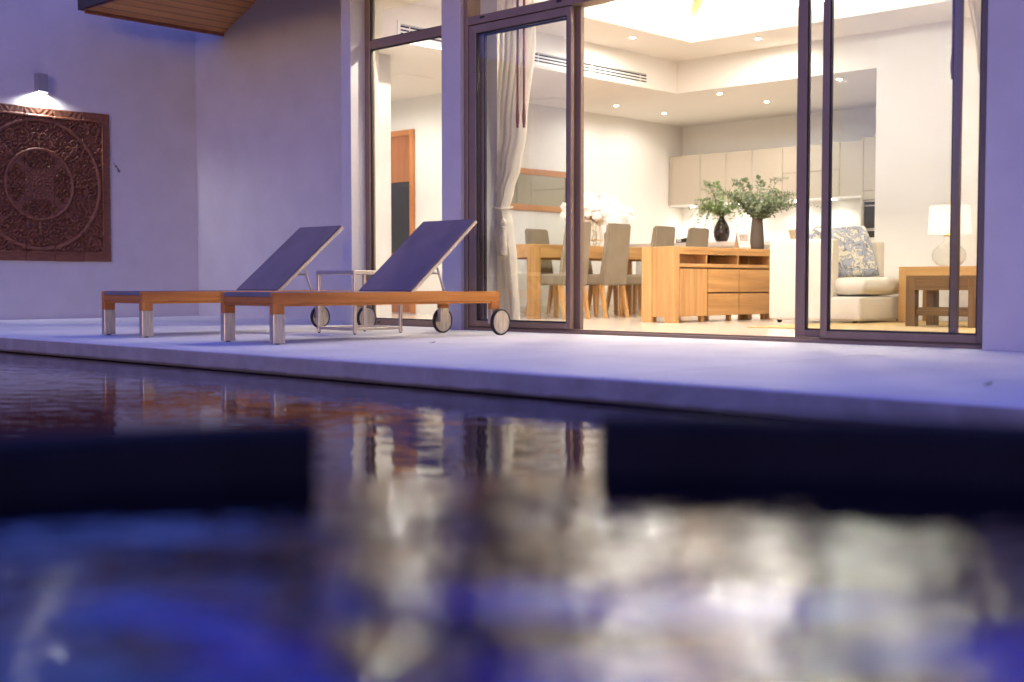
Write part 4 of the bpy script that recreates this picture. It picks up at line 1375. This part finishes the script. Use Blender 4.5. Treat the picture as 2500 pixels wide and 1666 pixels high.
DL = [(-10.43, 12.93, 2.74, 'ceiling downlight over the dining table, leftmost of the low ceiling ones'),
      (-10.41, 13.96, 2.74, 'ceiling downlight farthest back, near the corner above the beige cabinets'),
      (-8.836, 12.99, 2.74, 'low ceiling downlight just behind the bulkhead corner'),
      (-8.79, 13.99, 2.74, 'low ceiling downlight closest before the middle of the beige cabinets'),
      (-7.22, 13.02, 2.74, 'low ceiling downlight seen through the right glass above the tall cabinet'),
      (-8.676, 11.04, 3.13, 'upper ceiling downlight above the slotted vent'),
      (-7.70, 12.06, 3.13, 'upper ceiling downlight right of the raised tray corner')]
def spot(loc, power, size, blend, col, rad=.03, rot=(0, 0, 0)):
    l = bpy.data.lights.new('spot', 'SPOT'); l.energy = power; l.spot_size = R(size); l.spot_blend = blend; l.color = col; l.shadow_soft_size = rad
    o = bpy.data.objects.new('spot', l); COL.objects.link(o); o.location = loc; o.rotation_euler = rot
    return o
def area(loc, sx, sy, power, col, rot=(0, 0, 0)):
    l = bpy.data.lights.new('area', 'AREA'); l.shape = 'RECTANGLE'; l.size = sx; l.size_y = sy; l.energy = power; l.color = col
    o = bpy.data.objects.new('area', l); COL.objects.link(o); o.location = loc; o.rotation_euler = rot
    return o
WARM = (1, .95, .88)
first = None
for x, y, z, lab in DL:
    if first is None:
        first = thing('downlight', lab, 'ceiling light', (x, y, z), 0, 'recessed ceiling downlights')
        bm = BM(); lathe(bm, [(.028, -.001), (.046, -.004), (.05, -.0006), (.028, -.0006), (.028, -.001)], 0, 0, 24); obj('trim_ring', bm, M['white'], first, 40)
        bm = BM(); lathe(bm, [(0, -.0022), (.028, -.0022), (.028, -.0007), (0, -.0007)], 0, 0, 24); obj('lens', bm, M['led_warm'], first)
    else:
        dup(first, (x, y, z), lab)
    spot((x, y, z - .012), 1.1 if x < -10 else 2.7, 176, .5, WARM)
for x, y in ((-10.6, 9.4), (-11.9, 9.4)):
    spot((x, y, 2.73), 3.6, 176, .5, WARM)
spot((-8.5, 8.35, 3.12), 14, 136, .15, (1, .87, .73), .05)  # added unseen spot, lights the deck by the loungers through the window
for x in (-7.05, -6.2, -5.0, -3.6):
    spot((x, 8.35, 3.12), 7, 134, .15, (1, .87, .73), .05)  # added unseen row behind the sliding doors to brighten the terrace

# LED strips on the ledge round the tray, shining up into the vault
COVE = 10
area((OX0 - .22, (OY0 + OY1) / 2, 3.215), .04, OY1 - OY0, COVE * .6, (1, 1, 1), (0, R(-140), 0))
area((OX1 + .22, (OY0 + OY1) / 2, 3.215), .04, OY1 - OY0, COVE * .6, (1, 1, 1), (0, R(140), 0))
area(((OX0 + OX1) / 2, OY1 + .22, 3.215), OX1 - OX0, .04, COVE, (1, 1, 1), (R(-140), 0, 0))
area(((OX0 + OX1) / 2, OY0 - .22, 3.215), OX1 - OX0, .04, COVE, (1, 1, 1), (R(140), 0, 0))
# under-cabinet spots
for x in UL:
    spot((x, 15.13, 1.51), .4, 140, .5, (1, .9, .76), .02)
# table lamp
l = bpy.data.lights.new('bulb', 'POINT'); l.energy = .7; l.color = (1, .97, .93); l.shadow_soft_size = .03
o = bpy.data.objects.new('bulb', l); COL.objects.link(o); o.location = (-5.38, 11.92, .561 + .44)
# wall lamp
spot((-13.15, 6.335, 2.484), 3, 160, .5, (.93, .95, 1), .02)

# ------------------------------------------------------------------ dusk sky
world = bpy.data.worlds.new('World')
scene.world = world
world.use_nodes = True
wt = world.node_tree
bg = wt.nodes['Background']
sky = wt.nodes.new('ShaderNodeTexSky')
sky.sky_type = 'NISHITA'
sky.sun_disc = False
SUN_EL, SUN_ROT = 1.0, 143.0      # setting behind the pool
sky.sun_elevation = R(SUN_EL)
sky.sun_rotation = R(SUN_ROT)
tint = wt.nodes.new('ShaderNodeMixRGB'); tint.blend_type = 'MULTIPLY'; tint.inputs[0].default_value = 1
wt.links.new(sky.outputs[0], tint.inputs[1])
tint.inputs[2].default_value = (.135, .18, .90, 1)
wt.links.new(tint.outputs[0], bg.inputs['Color'])
bg.inputs['Strength'].default_value = .068
# last warm glow of the low sun, very weak and soft
sl = bpy.data.lights.new('low_sun', 'SUN')
sl.energy = .021
sl.angle = R(12)
sl.color = (1, .78, .56)
so = bpy.data.objects.new('low_sun', sl)
COL.objects.link(so)
sd = Vector((math.sin(R(SUN_ROT)) * math.cos(R(SUN_EL)), math.cos(R(SUN_ROT)) * math.cos(R(SUN_EL)), math.sin(R(SUN_EL))))
so.rotation_euler = sd.to_track_quat('Z', 'Y').to_euler()

# ------------------------------------------------------------------ view
scene.view_settings.view_transform = 'Standard'
scene.view_settings.look = 'None'
scene.view_settings.exposure = 4.6
scene.view_settings.gamma = 1
scene.render.engine = 'CYCLES'
cy = scene.cycles
cy.use_denoising = True
try:
    cy.denoiser = 'OPENIMAGEDENOISE'
except Exception:
    pass
cy.max_bounces = 10
cy.diffuse_bounces = 6
cy.glossy_bounces = 4
cy.transparent_max_bounces = 16
cy.transmission_bounces = 6
cy.sample_clamp_indirect = 6
cy.caustics_reflective = False
cy.caustics_refractive = False
